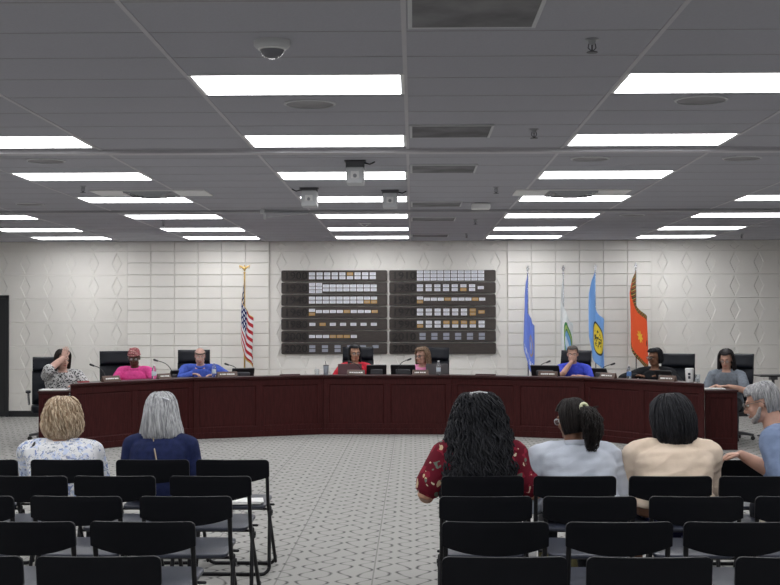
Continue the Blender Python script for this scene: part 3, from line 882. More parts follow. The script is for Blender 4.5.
def hairdo(prof, m_, face=70, hairline=0.055, locks=260, lr=0.006, curl=0.0, curlf=18, jit=0.012, part=None, faceback=None, name='hair', seed=1, zback=-0.02, start=0.75):
    """prof: (z, rx, y_front, y_back) in head space from crown down; the face sector stays open under the hairline"""
    def build(c):
        rnd = random.Random(seed)
        hx = c['hx']; N = 40
        P = prof
        def pt(t, a):
            i = min(int(t), len(P)-2); f = t-i
            z, rx, yf, yb = [lerp(P[i][k], P[i+1][k], f) for k in range(4)]
            ca = math.cos(a)
            return V((rx*math.sin(a), -(yf if ca > 0 else -0)*ca*1.0 if ca > 0 else -yb*ca, z)), z
        fa = R(face)
        def openface(a, z):
            a = (a+PI)%(2*PI)-PI
            lim = fa if z > zback or faceback is None else R(faceback)
            return z < hairline and abs(a) < lim
        mb = MB(); sub = 3; rows = (len(P)-1)*sub+1
        for i in range(rows):
            for k in range(N):
                a = 2*PI*k/N
                p, z = pt(min(i/sub, len(P)-1.0001), a)
                if openface(a, z) and z > hairline-0.03: pass
                p = p*(1+rnd.uniform(-0.015, 0.015)); p.z = lerp(p.z, z, 0.7)
                mb.v.append(hx(p))
        for i in range(rows-1):
            for k in range(N):
                a = 2*PI*(k+0.5)/N
                _, z = pt(min((i+0.5)/sub, len(P)-1.0001), a)
                if openface(a, z): continue
                mb.f.append((i*N+k, i*N+(k+1)%N, (i+1)*N+(k+1)%N, (i+1)*N+k))
        mb.f.append(tuple(range(N)))
        hull = mb
        o = hull.obj(name, m_, c['root'], smooth=80)
        sd = o.modifiers.new('thick', 'SOLIDIFY'); sd.thickness = 0.010; sd.offset = -1
        lk = MB()
        T = len(P)-1
        for q in range(locks):
            a = rnd.uniform(0, 2*PI)
            t0 = rnd.uniform(0.15, T*start); t1 = min(T-0.0001, t0+rnd.uniform(T*0.35, T*0.75))
            if rnd.random() < 0.5: t1 = T-0.0001
            pts = []; ph = rnd.uniform(0, 6.28); da = rnd.uniform(-0.12, 0.12); off = rnd.uniform(0.0, jit)
            n = 7 if curl == 0 else 14
            ok = True
            for k in range(n):
                t = lerp(t0, t1, k/(n-1)); aa = a+da*k/(n-1)
                p, z = pt(t, aa)
                if openface(aa, z): ok = False; break
                out = V((math.sin(aa), -math.cos(aa), 0))
                p = p + out*off
                if curl: p = p + out*(curl*math.sin(ph+z*curlf*2*PI)) + V((math.cos(aa), math.sin(aa), 0))*(curl*math.cos(ph+z*curlf*2*PI))
                pts.append(hx(p))
            if not ok and len(pts) < 3: continue
            r_ = lr*rnd.uniform(0.6, 1.3); m__ = len(pts)
            lk.tube(pts, [r_*(0.75 if k == 0 else 1.0 if k < m__*0.7 else lerp(1, 0.3, (k-m__*0.7)/(m__*0.3))) for k in range(m__)], 5)
        if lk.v: lk.obj('locks', m_, o, smooth=80)
        return o
    return build

CAP = [(0.128,0.022,0.02,0.035), (0.118,0.050,0.058,0.078), (0.095,0.073,0.084,0.104), (0.060,0.083,0.094,0.117), (0.02,0.085,0.092,0.119), (-0.025,0.083,0.075,0.110)]
def short_hair(m_, seed=1, face=72, hairline=0.062, low=-0.065):
    return hairdo([(0.124,0.018,0.02,0.03), (0.117,0.042,0.048,0.068), (0.098,0.066,0.076,0.096), (0.062,0.080,0.088,0.112), (0.022,0.081,0.084,0.114), (-0.025,0.076,0.06,0.104), (low, 0.064, 0.045, 0.086)], m_, face, hairline, 240, 0.0045, jit=0.004, seed=seed, faceback=108, zback=0.022)
# ------------------------------------------------------------------ office chairs
def office_chair(loc, rz, label, h=1.22):
    t = thing('office_chair', label, 'office chair', loc, rz, 'black leather chairs behind the dais')
    L = M['leather']
    def cushion(name, z0, z1, y0, y1, w, th_, lobes=1):
        mb = MB(); n = 9; k = 9
        fr, bk = [], []
        for i in range(n+1):
            z = lerp(z0, z1, i/n); y = lerp(y0, y1, i/n)
            for j in range(k+1):
                x = lerp(-w/2, w/2, j/k); e = min(1, (1-abs(2*j/k-1))*3.2)*min(1, (1-abs(2*i/n-1))*3.2)
                wing = -0.055*abs(2*j/k-1)**2
                bul = th_*(0.25+0.75*math.sqrt(max(0, e)))*(1+0.12*math.sin(lobes*PI*i/n*2))
                fr.append(V((x, y+wing-bul*0.62, z))); bk.append(V((x, y+wing+bul*0.38, z)))
        o = len(fr); mb.v = fr+bk; W = k+1
        for i in range(n):
            for j in range(k):
                a = i*W+j; mb.f.append((a, a+1, a+W+1, a+W)); mb.f.append((o+a, o+a+W, o+a+W+1, o+a+1))
        for i in range(n):
            mb.f.append((i*W, (i+1)*W, o+(i+1)*W, o+i*W)); mb.f.append((i*W+k, o+i*W+k, o+(i+1)*W+k, (i+1)*W+k))
        for j in range(k):
            mb.f.append((j, o+j, o+j+1, j+1)); mb.f.append((n*W+j, n*W+j+1, o+n*W+j+1, o+n*W+j))
        return mb.obj(name, L, t, smooth=50)
    cushion('backrest', 0.50, h-0.20, 0.20, 0.27, 0.50, 0.10, 2)
    cushion('headrest', h-0.21, h, 0.27, 0.305, 0.49, 0.12, 1)
    MB().prism(rrect(-0.26, 0.26, -0.30, 0.22, 0.09), 0.10, 'z', (0,0,0.40)).obj('seat', L, t, smooth=40, bevel=0.03, seg=3)
    for s in (-1, 1):
        ar = MB().tube([(s*0.29, 0.20, 0.50), (s*0.30, 0.17, 0.64), (s*0.30, 0.05, 0.665), (s*0.30, -0.16, 0.66)], [.016,.018,.018,.016], 10).obj('armrest', M['chrome'], t, smooth=60)
        MB().prism(rrect(s*0.30-0.035, s*0.30+0.035, -0.20, 0.09, 0.03), 0.028, 'z', (0,0,0.672)).obj('arm_pad', L, ar, smooth=40, bevel=0.01, seg=2)
    MB().lathe([(0.03, 0.10), (0.03, 0.28), (0.022, 0.29), (0.022, 0.40)], 16).obj('gas_column', M['darkgrey'], t, smooth=40)
    b = MB(); b.lathe([(0.05, 0.07), (0.055, 0.09), (0.05, 0.12)], 16)
    for k in range(5):
        a = 2*PI*k/5+0.3; b.tube([(0,0,0.10), (0.16*math.cos(a), 0.16*math.sin(a), 0.095), (0.29*math.cos(a), 0.29*math.sin(a), 0.075)], [.028,.024,.017], 8)
    b.obj('base', M['darkgrey'], t, smooth=50)
    for k in range(5):
        a = 2*PI*k/5+0.3; c = V((0.29*math.cos(a), 0.29*math.sin(a), 0.03))
        cm = MB()
        for s in (-1, 1): cm.lathe([(0.012,-0.009),(0.029,-0.008),(0.029,0.008),(0.012,0.009)], 14, c+V((-math.sin(a), math.cos(a), 0))*0.014*s, (Matrix.Rotation(a, 3, 'Z') @ Matrix.Rotation(R(90), 3, 'X')))
        cm.tube([c+V((0,0,0.02)), c+V((0,0,0.05))], 0.01, 8)
        cm.obj('caster', M['black'], t, smooth=40)
    return t

def floor_at(px, Y): p = at(px, 400, Y); return V((p.x, p.y, 0))
def ch(px, Y, rz, lab, h=1.22): return office_chair(floor_at(px, Y), rz, lab, h)

# ------------------------------------------------------------------ cloth materials
def cloth(name, c, c2=None, sc=30): return mat('cloth_'+name, c, 0.85, var=0.06, vscale=sc, bump=0.25, bscale=220, spec=0.2, c2=c2)
def floral(name, base, cols, sc=16, thr=0.30, warp=0.35, vs=None):
    nb = NB('cloth_'+name, 0.85, 0.2)
    o = nb.tc.outputs['Object']
    wn = nb.nt.nodes.new('ShaderNodeTexNoise'); wn.inputs['Scale'].default_value = 11
    nb.nt.links.new(o, wn.inputs['Vector'])
    ad = nb.nt.nodes.new('ShaderNodeVectorMath'); ad.operation = 'MULTIPLY_ADD'
    nb.nt.links.new(wn.outputs['Color'], ad.inputs[0]); ad.inputs[1].default_value = (warp*0.2,)*3; nb.nt.links.new(o, ad.inputs[2])
    v = ad.outputs[0]; c = base
    for i, (cc, s, t) in enumerate(cols):
        mp = nb.nt.nodes.new('ShaderNodeMapping'); mp.inputs['Location'].default_value = (1.7*i, 2.3*i, 0.9*i)
        nb.nt.links.new(v, mp.inputs['Vector'])
        d = nb.voro(s, mp.outputs['Vector'])
        c = nb.mix(nb.lt(d, t), c, cc)
    nb.col(c); nb.bump(nb.noise(200), 0.2, 0.004)
    return nb.m
black_hair = hairmat('hair_black', (0.006,0.006,0.008), (0.020,0.021,0.026))
SK = dict(fair=('fair', (0.56,0.33,0.25)), pale=('pale', (0.62,0.39,0.32)), tan=('tan', (0.42,0.23,0.15)), brown=('brown', (0.20,0.095,0.055)), dark=('dark', (0.105,0.048,0.030)), olive=('olive', (0.40,0.235,0.16)))
blackframe = mat('black_frame', (0.01,0.01,0.01), 0.3)
DT = 0.785           # forearms rest just above the worktop

# ---- members behind the dais
def place(px, Y): return floor_at(px, Y)
# woman covering her face
bob = [(0.136,0.025,0.025,0.04), (0.124,0.058,0.066,0.086), (0.095,0.083,0.092,0.114), (0.055,0.095,0.099,0.128), (0.0,0.099,0.09,0.130), (-0.06,0.103,0.07,0.124), (-0.115,0.105,0.05,0.110), (-0.15,0.10,0.03,0.09)]
Y1 = 17.75
person(place(62, Y1), R(18), 'person in a black and white patterned top covering her face with one hand', dict(top=1.265, lean=0.12, girth=1.18, belly=0.03, sw=0.19, armg=1.15, skin=SK['pale'],
   head=(R(22), R(12), 0), arms=[((0.0,-0.285,1.17), (-0.8,-0.2,-0.7), (0.25,0.05,0.95), (0.12,1,-0.05), 8), ((0.17,-0.42,DT), (0.6,0.2,-0.5))], sleeve='elbow',
   shirt=floral('black_white_print', (0.62,0.62,0.62), [((0.03,0.03,0.035), 42, 0.44), ((0.45,0.45,0.46), 60, 0.30)]), hair=hairdo(bob, hairmat('hair_dark_brown', (0.008,0.006,0.006), (0.028,0.020,0.018)), 66, 0.088, 260, 0.006, faceback=50, seed=3)))
ch(50.5, 18.2, R(16), 'black leather office chair behind the woman covering her face', 1.16)
# pink shirt, head wrap
def headwrap(m_):
    def build(c):
        hx = c['hx']; b = MB()
        for k in range(6):
            f = k/5; z = lerp(0.048, 0.125, f); r = math.sqrt(max(0.05, 1-((z-0.02)/0.135)**2))
            pts = [hx((0.083*r*math.sin(a), 0.012-(0.104*r)*math.cos(a)-0.01, z+0.024*math.cos(a)*(1 if k % 2 else 0.45)+0.006*math.sin(a*2+k))) for a in [2*PI*q/20 for q in range(21)]]
            b.tube(pts, [0.0125]*21, 8)
        e = MB().ell((0,0.016,0.080), (0.080,0.098,0.062), 24, 14); e.v = [hx(p) for p in e.v]; b.add(e.v, e.f)
        kn = MB().ell((0.0,-0.06,0.13), (0.035,0.03,0.022), 14, 8); kn.v = [hx(p) for p in kn.v]; b.add(kn.v, kn.f)
        b.obj('head_wrap', m_, c['root'], smooth=80)
    return build
wrapm = floral('wrap_print', (0.42,0.14,0.15), [((0.62,0.36,0.34), 34, 0.40), ((0.16,0.04,0.05), 50, 0.28)])
pink = cloth('hot_pink', (0.82,0.10,0.36), (0.72,0.07,0.29))
person(place(137, 18.62), R(0), 'person in a hot pink shirt and patterned head wrap', dict(top=1.265, lean=0.16, girth=1.12, belly=0.02, sw=0.18, shrug=0.03, skin=SK['dark'], head=(R(6), R(15), 0),
   arms=[((-0.10,-0.42,DT), (-0.9,0.3,-0.4)), ((0.16,-0.42,DT), (0.9,0.3,-0.4))], shirt=pink, collar=True, glasses=blackframe, hair=headwrap(wrapm)))
ch(119, 19.1, R(22), 'black leather office chair behind the woman in the pink head wrap', 1.22)
# balding man in blue
bald = [(0.060,0.0835,0.094,0.110), (0.035,0.0855,0.09,0.114), (0.0,0.0855,0.085,0.115), (-0.03,0.083,0.075,0.108), (-0.062,0.073,0.05,0.088)]
def side_hair(c):
    b = hairdo(bald, hairmat('hair_greybrown', (0.06,0.045,0.035), (0.14,0.11,0.09)), 88, 0.07, 0, seed=4)(c)
    return b
bluej = cloth('royal_blue', (0.085,0.15,0.60), (0.06,0.11,0.48))
person(place(202, 19.3), R(4), 'balding person in a blue pullover leaning on the dais', dict(top=1.275, lean=0.26, girth=1.12, belly=0.02, sw=0.215, shrug=0.03, skin=SK['pale'], head=(R(8), R(17), 0), fwd=0.06,
   arms=[((-0.10,-0.50,0.90), (-0.9,0.4,-0.2), (0.9,-0.35,0), None, 22), ((0.22,-0.50,0.885), (0.9,0.4,-0.2), (-0.8,-0.4,0), None, 25)], shirt=bluej, shirtname='pullover', collar=True, hair=side_hair))
ch(194, 19.95, R(10), 'black leather office chair behind the balding man in blue', 1.22)
# red top, braids
redm = cloth('red_knit', (0.55,0.025,0.045))
braids = [(0.134,0.025,0.025,0.04), (0.122,0.056,0.064,0.084), (0.093,0.078,0.088,0.110), (0.055,0.088,0.094,0.122), (0.0,0.090,0.08,0.124), (-0.07,0.090,0.06,0.118), (-0.16,0.095,0.03,0.115), (-0.28,0.10,0.03,0.118)]
person(place(355, 20.15), R(2), 'person in a red top with long dark hair and glasses', dict(top=1.285, lean=0.10, girth=1.12, sw=0.185, skin=SK['tan'], head=(R(14), R(4), 0),
   arms=[((-0.14,-0.42,DT), (-0.9,0.3,-0.4)), ((0.16,-0.42,DT), (0.9,0.3,-0.4))], shirt=redm, glasses=blackframe, hair=hairdo(braids, black_hair, 84, 0.092, 240, 0.0065, faceback=70, seed=5)))
ch(357.5, 20.75, R(0), 'black leather office chair below the empty 2020 plank', 1.245)
# pink pullover, light brown hair
bobl = [(0.138,0.025,0.025,0.04), (0.126,0.06,0.068,0.088), (0.095,0.086,0.094,0.118), (0.055,0.100,0.101,0.132), (0.0,0.105,0.09,0.136), (-0.06,0.110,0.06,0.134), (-0.12,0.112,0.04,0.124), (-0.165,0.108,0.02,0.10)]
lpink = cloth('pale_pink', (0.80,0.30,0.52), (0.74,0.24,0.46))
person(place(425, 20.15), R(-18), 'person in a pale pink top with wavy light brown hair and glasses', dict(top=1.245, lean=0.12, girth=1.1, sw=0.18, skin=SK['fair'], head=(R(-24), R(6), 0),
   arms=[((-0.12,-0.42,DT), (-0.9,0.3,-0.4)), ((0.16,-0.40,DT), (0.9,0.3,-0.4))], shirt=lpink, glasses=blackframe, hair=hairdo(bobl, hairmat('hair_lightbrown', (0.10,0.060,0.036), (0.30,0.20,0.13)), 76, 0.092, 300, 0.0065, 0.006, 9, faceback=62, seed=6)))
ch(431, 20.7, R(-14), 'black leather office chair below the 2030 plank', 1.235)
# blue polo, chin in hand
polo = cloth('bright_blue', (0.07,0.10,0.66), (0.05,0.075,0.55))
person(place(574, 19.55), R(-12), 'person in a bright blue polo resting chin on one hand', dict(top=1.285, lean=0.16, girth=1.05, sw=0.195, skin=SK['fair'], head=(R(2), R(10), 0),
   arms=[((-0.005,-0.300,1.055), (-0.5,-0.6,-0.8), (0.10,0.10,0.95), (0.25,1,0.1), 42), ((0.10,-0.46,0.85), (0.9,-0.1,-0.5), (-0.95,-0.1,0.1), None, 30)], sleeve='short', shirt=polo, collar=True,
   hair=short_hair(hairmat('hair_brown_grey', (0.055,0.045,0.04), (0.17,0.15,0.14)), 7, hairline=0.082)))
ch(571, 20.1, R(-28), 'black leather office chair behind the man in the blue polo', 1.20)
# black shirt, face turned
blk = cloth('charcoal_black', (0.014,0.015,0.018))
bun = [(0.132,0.025,0.025,0.04), (0.121,0.054,0.062,0.082), (0.094,0.076,0.087,0.108), (0.06,0.086,0.095,0.122), (0.0,0.087,0.085,0.124), (-0.05,0.084,0.06,0.118), (-0.09,0.072,0.04,0.104)]
person(place(658, 18.75), R(-22), 'person in a black top with hair pulled back looking aside', dict(top=1.26, lean=0.18, girth=1.2, belly=0.02, sw=0.20, skin=SK['brown'], head=(R(-40), R(8), 0),
   arms=[((-0.22,-0.44,0.88), (-0.9,0.3,-0.2)), ((0.16,-0.42,0.86), (0.9,0.3,-0.4))], shirt=blk, glasses=blackframe, hair=hairdo(bun, black_hair, 86, 0.088, 220, 0.006, seed=8)))
ch(675, 19.2, R(-24), 'black leather office chair between the orange flag and the white tumbler', 1.17)
# long hair, grey shirt
longh = [(0.134,0.025,0.025,0.04), (0.122,0.058,0.066,0.086), (0.093,0.082,0.090,0.112), (0.055,0.094,0.097,0.126), (0.0,0.100,0.09,0.130), (-0.07,0.106,0.06,0.126), (-0.16,0.115,0.055,0.124), (-0.26,0.12,0.05,0.118), (-0.32,0.11,0.045,0.10)]
person(place(728, 17.85), R(-20), 'person in a grey short-sleeved shirt with long dark hair looking down', dict(top=1.255, lean=0.14, girth=1.08, sw=0.18, skin=SK['fair'], head=(R(-6), R(20), 0),
   arms=[((-0.10,-0.40,DT), (-0.6,0.3,-0.6), (0.5,-0.8,0), None, 15), ((0.05,-0.44,DT), (0.9,0.1,-0.5), (-0.9,-0.3,0), None, 15)], sleeve='short', shirt=cloth('heather_grey', (0.22,0.25,0.29), (0.17,0.195,0.23)), glasses=mat('thin_frame', (0.2,0.12,0.1), 0.3),
   hair=hairdo(longh, hairmat('hair_near_black', (0.008,0.007,0.008), (0.035,0.030,0.032)), 70, 0.095, 300, 0.0065, faceback=50, seed=9)))
ch(731, 18.3, R(-34), 'black leather office chair with chrome arms behind the woman in grey', 1.19)

# ------------------------------------------------------------------ folding chairs
def folding_chair():
    t = thing('folding_chair', 'x', 'folding chair')
    tb = 0.0125
    for s in (-1, 1):
        x = s*0.222
        MB().tube(curve_pts([V((x, 0.15, 0.725)), V((x, 0.12, 0.60)), V((x, 0.075, 0.44)), V((x+s*0.004, -0.08, 0.22)), V((x+s*0.008, -0.215, 0.03))], 3), tb, 10, flat=((1,0,0), 0.95)).obj('upright', M['chairtube'], t, smooth=60)
        MB().tube(curve_pts([V((x+s*0.008, 0.055, 0.43)), V((x+s*0.011, 0.105, 0.25)), V((x+s*0.016, 0.150, 0.06))], 3), tb*0.95, 10).obj('rear_leg', M['chairtube'], t, smooth=60)
        MB().lathe([(0.012,-0.008),(0.014,0),(0.012,0.008)], 12, (x+s*0.016, 0.035, 0.40), Matrix.Rotation(R(90), 3, 'Y')).span(min(x+s*0.004,x+s*0.022), max(x+s*0.004,x+s*0.022), 0.01, 0.06, 0.375, 0.392).obj('hinge', M['chairtube'], t, smooth=40)
    def ubar(y, w, z, yo):
        pts = []
        for a in range(0, 91, 15): pts.append(V((-w+0.05-0.05*math.cos(R(a)), y+yo*(1-a/90), z+0.05-0.05*math.sin(R(a)))))
        q = [V((-p.x, p.y, p.z)) for p in reversed(pts)]
        return pts+q
    MB().tube(ubar(0.165, 0.239, tb, -0.02), tb*0.95, 10).obj('rear_floor_bar', M['chairtube'], t, smooth=60)
    MB().tube(ubar(-0.23, 0.230, tb, 0.012), tb*0.95, 10).obj('front_floor_bar', M['chairtube'], t, smooth=60)
    # back panel: straight top, bowed lower edge
    n = 20; pts = []
    W = 0.238
    top, side, bot = 0.752, 0.640, 0.598
    for k in range(n+1):
        u = -1+2*k/n; pts.append((u*W, side-(side-bot)*(1-abs(u)**2.2)))
    rc = 0.026
    for a in range(0, 91, 18): pts.append((W-rc+rc*math.cos(R(a)), top-rc+rc*math.sin(R(a))))
    for a in range(90, 181, 18): pts.append((-W+rc+rc*math.cos(R(a)), top-rc+rc*math.sin(R(a))))
    # grid version so the panel can curve
    mb = MB(); rows = 4; fr = []; bk = []
    us = [-1,-0.992,-0.972,-0.94,-0.89,-0.78,-0.6,-0.4,-0.2,0,0.2,0.4,0.6,0.78,0.89,0.94,0.972,0.992,1]; cols = len(us)-1
    for i in range(cols+1):
        u = us[i]; x = u*W
        e = max(0, (abs(x)-(W-rc))/rc); zt = top-rc*(1-math.sqrt(max(0, 1-e*e)))
        zb = side-(side-bot)*(1-abs(u)**2.2)
        for j in range(rows+1):
            f = j/rows; z = lerp(zb, zt, f); y = 0.155+0.16*(z-0.72)+0.028*(1-u*u)
            fr.append(V((x, y-0.011, z))); bk.append(V((x, y+0.011, z)))
    o = len(fr); mb.v = fr+bk; S = rows+1
    for i in range(cols):
        for j in range(rows):
            a = i*S+j; mb.f += [(a, a+S, a+S+1, a+1), (o+a, o+a+1, o+a+S+1, o+a+S)]
    for i in range(cols): mb.f += [(i*S, o+i*S, o+(i+1)*S, (i+1)*S), (i*S+rows, (i+1)*S+rows, o+(i+1)*S+rows, o+i*S+rows)]
    for j in range(rows): mb.f += [(j, j+1, o+j+1, o+j), (cols*S+j, o+cols*S+j, o+cols*S+j+1, cols*S+j+1)]
    mb.obj('backrest', M['chairplastic'], t, smooth=40, bevel=0.003, seg=2)
    sb = MB().prism(rrect(-0.205, 0.205, -0.27, 0.125, 0.05), 0.020, 'z', (0,0,0.432))
    sb.v = [V((p.x, p.y, p.z-0.045*(p.y*-1 < 0)*max(0, p.y)*1.0+0.02*max(0,-p.y)/0.27-0.0)) for p in sb.v]
    sb.obj('seat', M['seatplastic'], t, smooth=40, bevel=0.006, seg=2)
    MB().tube([(-0.215, 0.06, 0.42), (0.215, 0.06, 0.42)], 0.008, 8).tube([(-0.23, -0.12, 0.424), (0.23, -0.12, 0.424)], 0.008, 8).obj('seat_rod', M['chairtube'], t, smooth=50)
    return t
fc = None
ROWY = [8.48, 7.58, 6.70, 5.85, 4.98]
TOPY = [459, 474.5, 493.5, 521.5, 557.5]
west = ['front row', 'second row', 'third row', 'fourth row', 'last row']
W_ch = [[(-19, 'front row of the west block at the picture edge'), (67, 'with the blonde woman in the blue and white shirt sitting on it'), (152, 'with the grey-haired woman in navy sitting on it'), (233, 'standing empty beside the grey-haired woman, aisle end of the front row')],
        [(26, 'second row, behind the blonde woman at the picture edge'), (114.5, 'second row, between the blonde and grey-haired women'), (211, 'second row, aisle end behind the grey-haired woman')],
        [(-33, 'third row, cut by the picture edge behind the blonde woman'), (76.5, 'third row, second from the aisle behind the blonde woman'), (185.5, 'third row, aisle end on the grey-haired woman side')],
        [(23, 'fourth row, second from the aisle on the blonde woman side'), (143, 'fourth row, aisle end on the grey-haired woman side')],
        [(-40, 'last row, cut by the picture corner on the blonde woman side'), (97, 'last row, aisle end on the blonde woman side')]]
E_ch = [[(562, 'front row, empty in front of the woman in the white blazer'), (647, 'front row, empty in front of the woman in the tan sweater'), (731, 'front row, carrying the bearded man\'s forearm on its back')],
        [(482, 'second row, with the woman in the red floral blouse sitting on it'), (575, 'second row, with the woman in the white blazer sitting on it'), (671, 'second row, with the woman in the tan sweater sitting on it'), (760, 'second row, empty between the tan sweater and the bearded man'), (846, 'second row, with the bearded man sitting on it')],
        [(485, 'third row, aisle end behind the red floral blouse'), (590.5, 'third row, behind the white blazer'), (697.5, 'third row, behind the tan sweater'), (804, 'third row, at the picture edge behind the bearded man')],
        [(496, 'fourth row, aisle end behind the red floral blouse'), (619, 'fourth row, second from the aisle behind the white blazer'), (739, 'fourth row, third from the aisle on the bearded man side')],
        [(504.5, 'last row, aisle end on the red floral blouse side'), (649.5, 'last row, second from the aisle on the white blazer side'), (800, 'last row, cut by the picture corner on the bearded man side')]]
CH = {}
for blk_, nm in ((W_ch, 'W'), (E_ch, 'E')):
    for ri, row in enumerate(blk_):
        for ci, (px, lab) in enumerate(row):
            Y = ROWY[ri]; p = at(px, TOPY[ri], Y)
            rz = PI + R(random.uniform(-2.0, 2.0))
            loc = V((p.x, Y+0.17, 0)); lab = 'black folding chair, ' + lab if not lab.startswith('with') else 'black folding chair ' + lab
            gp = 'folding chairs of the seating block ' + ('before the blonde woman side' if nm == 'W' else 'before the orange flag side')
            gp = 'folding chairs in rows on the %s side of the aisle' % ('striped flag' if nm == 'W' else 'orange flag')
            if fc is None:
                fc = folding_chair(); fc.location = loc; fc.rotation_euler = (0,0,rz); fc['label'] = lab; fc['group'] = gp; CH[(nm,ri,ci)] = fc
            else: CH[(nm,ri,ci)] = dup(fc, loc, rz, lab, gp)

# ------------------------------------------------------------------ audience
LAP = [((-0.14,-0.30,0.66), (-0.35,0.45,-0.8)), ((0.14,-0.30,0.66), (0.35,0.45,-0.8))]
def seat_pos(px, row, dy=0.28): 
    p = at(px, 470, ROWY[row]+dy); return V((p.x, p.y, 0))
blond = [(0.154,0.015,0.02,0.030), (0.148,0.034,0.040,0.056), (0.130,0.058,0.070,0.096), (0.100,0.079,0.094,0.124), (0.058,0.096,0.104,0.142), (0.012,0.106,0.10,0.150), (-0.035,0.111,0.07,0.146), (-0.078,0.108,0.05,0.128), (-0.112,0.086,0.04,0.104), (-0.140,0.060,0.03,0.082)]
wf = floral('blue_white_floral', (0.78,0.79,0.82), [((0.60,0.67,0.84), 12, 0.40), ((0.26,0.33,0.56), 15, 0.30), ((0.80,0.81,0.83), 24, 0.30), ((0.36,0.40,0.46), 27, 0.24), ((0.14,0.18,0.34), 34, 0.17)], warp=1.4)
blond_ctx = person(seat_pos(65, 0), PI+R(4), 'person with short fluffy blonde hair in a blue and white floral shirt', dict(top=1.105, lean=0.10, side=0.045, hip=0.53, girth=1.16, belly=0.02, sw=0.20, armg=1.12, skin=SK['fair'], head=(R(-6), R(6), 0), fwd=0.05, ease=0.016,
   arms=LAP, shirt=wf, hair=hairdo(blond, hairmat('hair_blonde', (0.24,0.15,0.085), (0.70,0.57,0.42)), 68, 0.06, 700, 0.0055, 0.012, 6, 0.024, faceback=55, seed=11, start=0.85)))
c_ = blond_ctx; nb_c = c_['nb']
MB().tube(curve_pts([nb_c+V((0.16,-0.10,-0.12)), nb_c+V((0.155,-0.03,0.020)), nb_c+V((0.16,0.06,0.016)), nb_c+V((0.175,0.112,-0.035)), nb_c+V((0.19,0.13,-0.11))], 4), 0.011, 8, flat=((0,0,1), 0.8)).obj('bag_strap', mat('black_strap', (0.008,0.008,0.012), 0.5), c_['root'], smooth=60)
greyb = [(0.146,0.02,0.02,0.035), (0.139,0.042,0.044,0.064), (0.120,0.066,0.070,0.098), (0.088,0.085,0.093,0.122), (0.045,0.097,0.100,0.138), (0.0,0.104,0.094,0.146), (-0.06,0.118,0.06,0.150), (-0.12,0.136,0.04,0.144), (-0.160,0.140,0.03,0.130), (-0.182,0.128,0.03,0.114)]
def clip_on(c):
    hairdo(greyb, hairmat('hair_silver', (0.25,0.255,0.27), (0.60,0.605,0.62)), 64, 0.06, 460, 0.006, 0.0, faceback=52, seed=12)(c)
    MB().tube([c['hx']((-0.085,0.10,0.085)), c['hx']((-0.055,0.12,0.10))], 0.007, 8).obj('hair_clip', M['plate'], c['root'], smooth=60)
    sp = c['sp']; nb = c['nb']
    pts = [nb+V((0.03,0.105,0.03)), nb+V((0.015,0.140,-0.04)), sp(0.82)+V((0.0,0.143,0.0)), sp(0.72)+V((-0.014,0.150,0.0)), sp(0.6)+V((-0.03,0.158,0.0)), sp(0.45)+V((-0.045,0.160,0.0))]
    MB().tube(curve_pts(pts, 4), 0.0045, 6).obj('bag_strap', mat('tan_strap', (0.34,0.28,0.20), 0.6), c['root'], smooth=60)
person(seat_pos(158, 0), PI-R(3), 'person with a smooth silver bob in a navy sweater', dict(top=1.145, lean=0.09, girth=1.0, sw=0.185, armg=1.1, skin=SK['fair'], head=(R(-8), R(4), R(3)), arms=LAP, shirtname='sweater', ease=0.016,
   shirt=cloth('navy_knit', (0.016,0.024,0.085), (0.011,0.017,0.060)), hair=clip_on))
maroon_h = [(0.150,0.025,0.025,0.04), (0.142,0.055,0.055,0.078), (0.118,0.086,0.085,0.118), (0.075,0.110,0.10,0.146), (0.02,0.130,0.105,0.164), (-0.05,0.150,0.08,0.176), (-0.12,0.172,0.06,0.205), (-0.20,0.196,0.05,0.235), (-0.28,0.218,0.05,0.262), (-0.37,0.226,0.05,0.280), (-0.45,0.222,0.05,0.290), (-0.50,0.19,0.05,0.285)]
def curly(c):
    hairdo(maroon_h, hairmat('hair_blueblack', (0.004,0.004,0.006), (0.016,0.017,0.022)), 58, 0.06, 1100, 0.006, 0.016, 10, 0.030, faceback=42, seed=13, start=0.88)(c)
    hx = c['hx']
    hb = MB().tube([hx((0.062*math.sin(R(a)), 0.055+0.062*math.cos(R(a))*0.4, 0.152-0.010*abs(a)/60)) for a in range(-60, 61, 10)], 0.006, 8)
    for a in range(-60, 61, 12): 
        p = hx((0.062*math.sin(R(a)), 0.055+0.062*math.cos(R(a))*0.4, 0.150-0.010*abs(a)/60)); hb.tube([p, p+V((0,0.012,-0.022))], 0.0028, 5)
    hb.obj('hair_comb', M['lightgrey'], c['root'], smooth=60)
mf = floral('red_floral', (0.125,0.007,0.018), [((0.24,0.016,0.036), 13, 0.38), ((0.55,0.42,0.27), 9.5, 0.24), ((0.13,0.16,0.13), 12, 0.22), ((0.60,0.50,0.38), 19, 0.17)], warp=0.8)
person(seat_pos(480, 1), PI, 'person with very long curly black hair in a red floral blouse', dict(top=1.185, lean=0.08, girth=1.10, sw=0.20, armg=1.15, skin=SK['tan'], head=(0, R(2), 0), arms=[((-0.24,-0.24,0.66), (-0.45,0.55,-0.7)), ((0.24,-0.24,0.66), (0.45,0.55,-0.7))],
   sleeve='short', ease=0.020, shirtname='blouse', shirt=mf, hair=curly, pants=cloth('denim_dark', (0.02,0.03,0.06))))
tightcap = [(0.131,0.018,0.02,0.03), (0.125,0.038,0.042,0.062), (0.110,0.058,0.066,0.088), (0.085,0.075,0.086,0.108), (0.055,0.088,0.096,0.122), (0.0,0.089,0.086,0.124), (-0.05,0.085,0.06,0.118), (-0.085,0.072,0.04,0.102)]
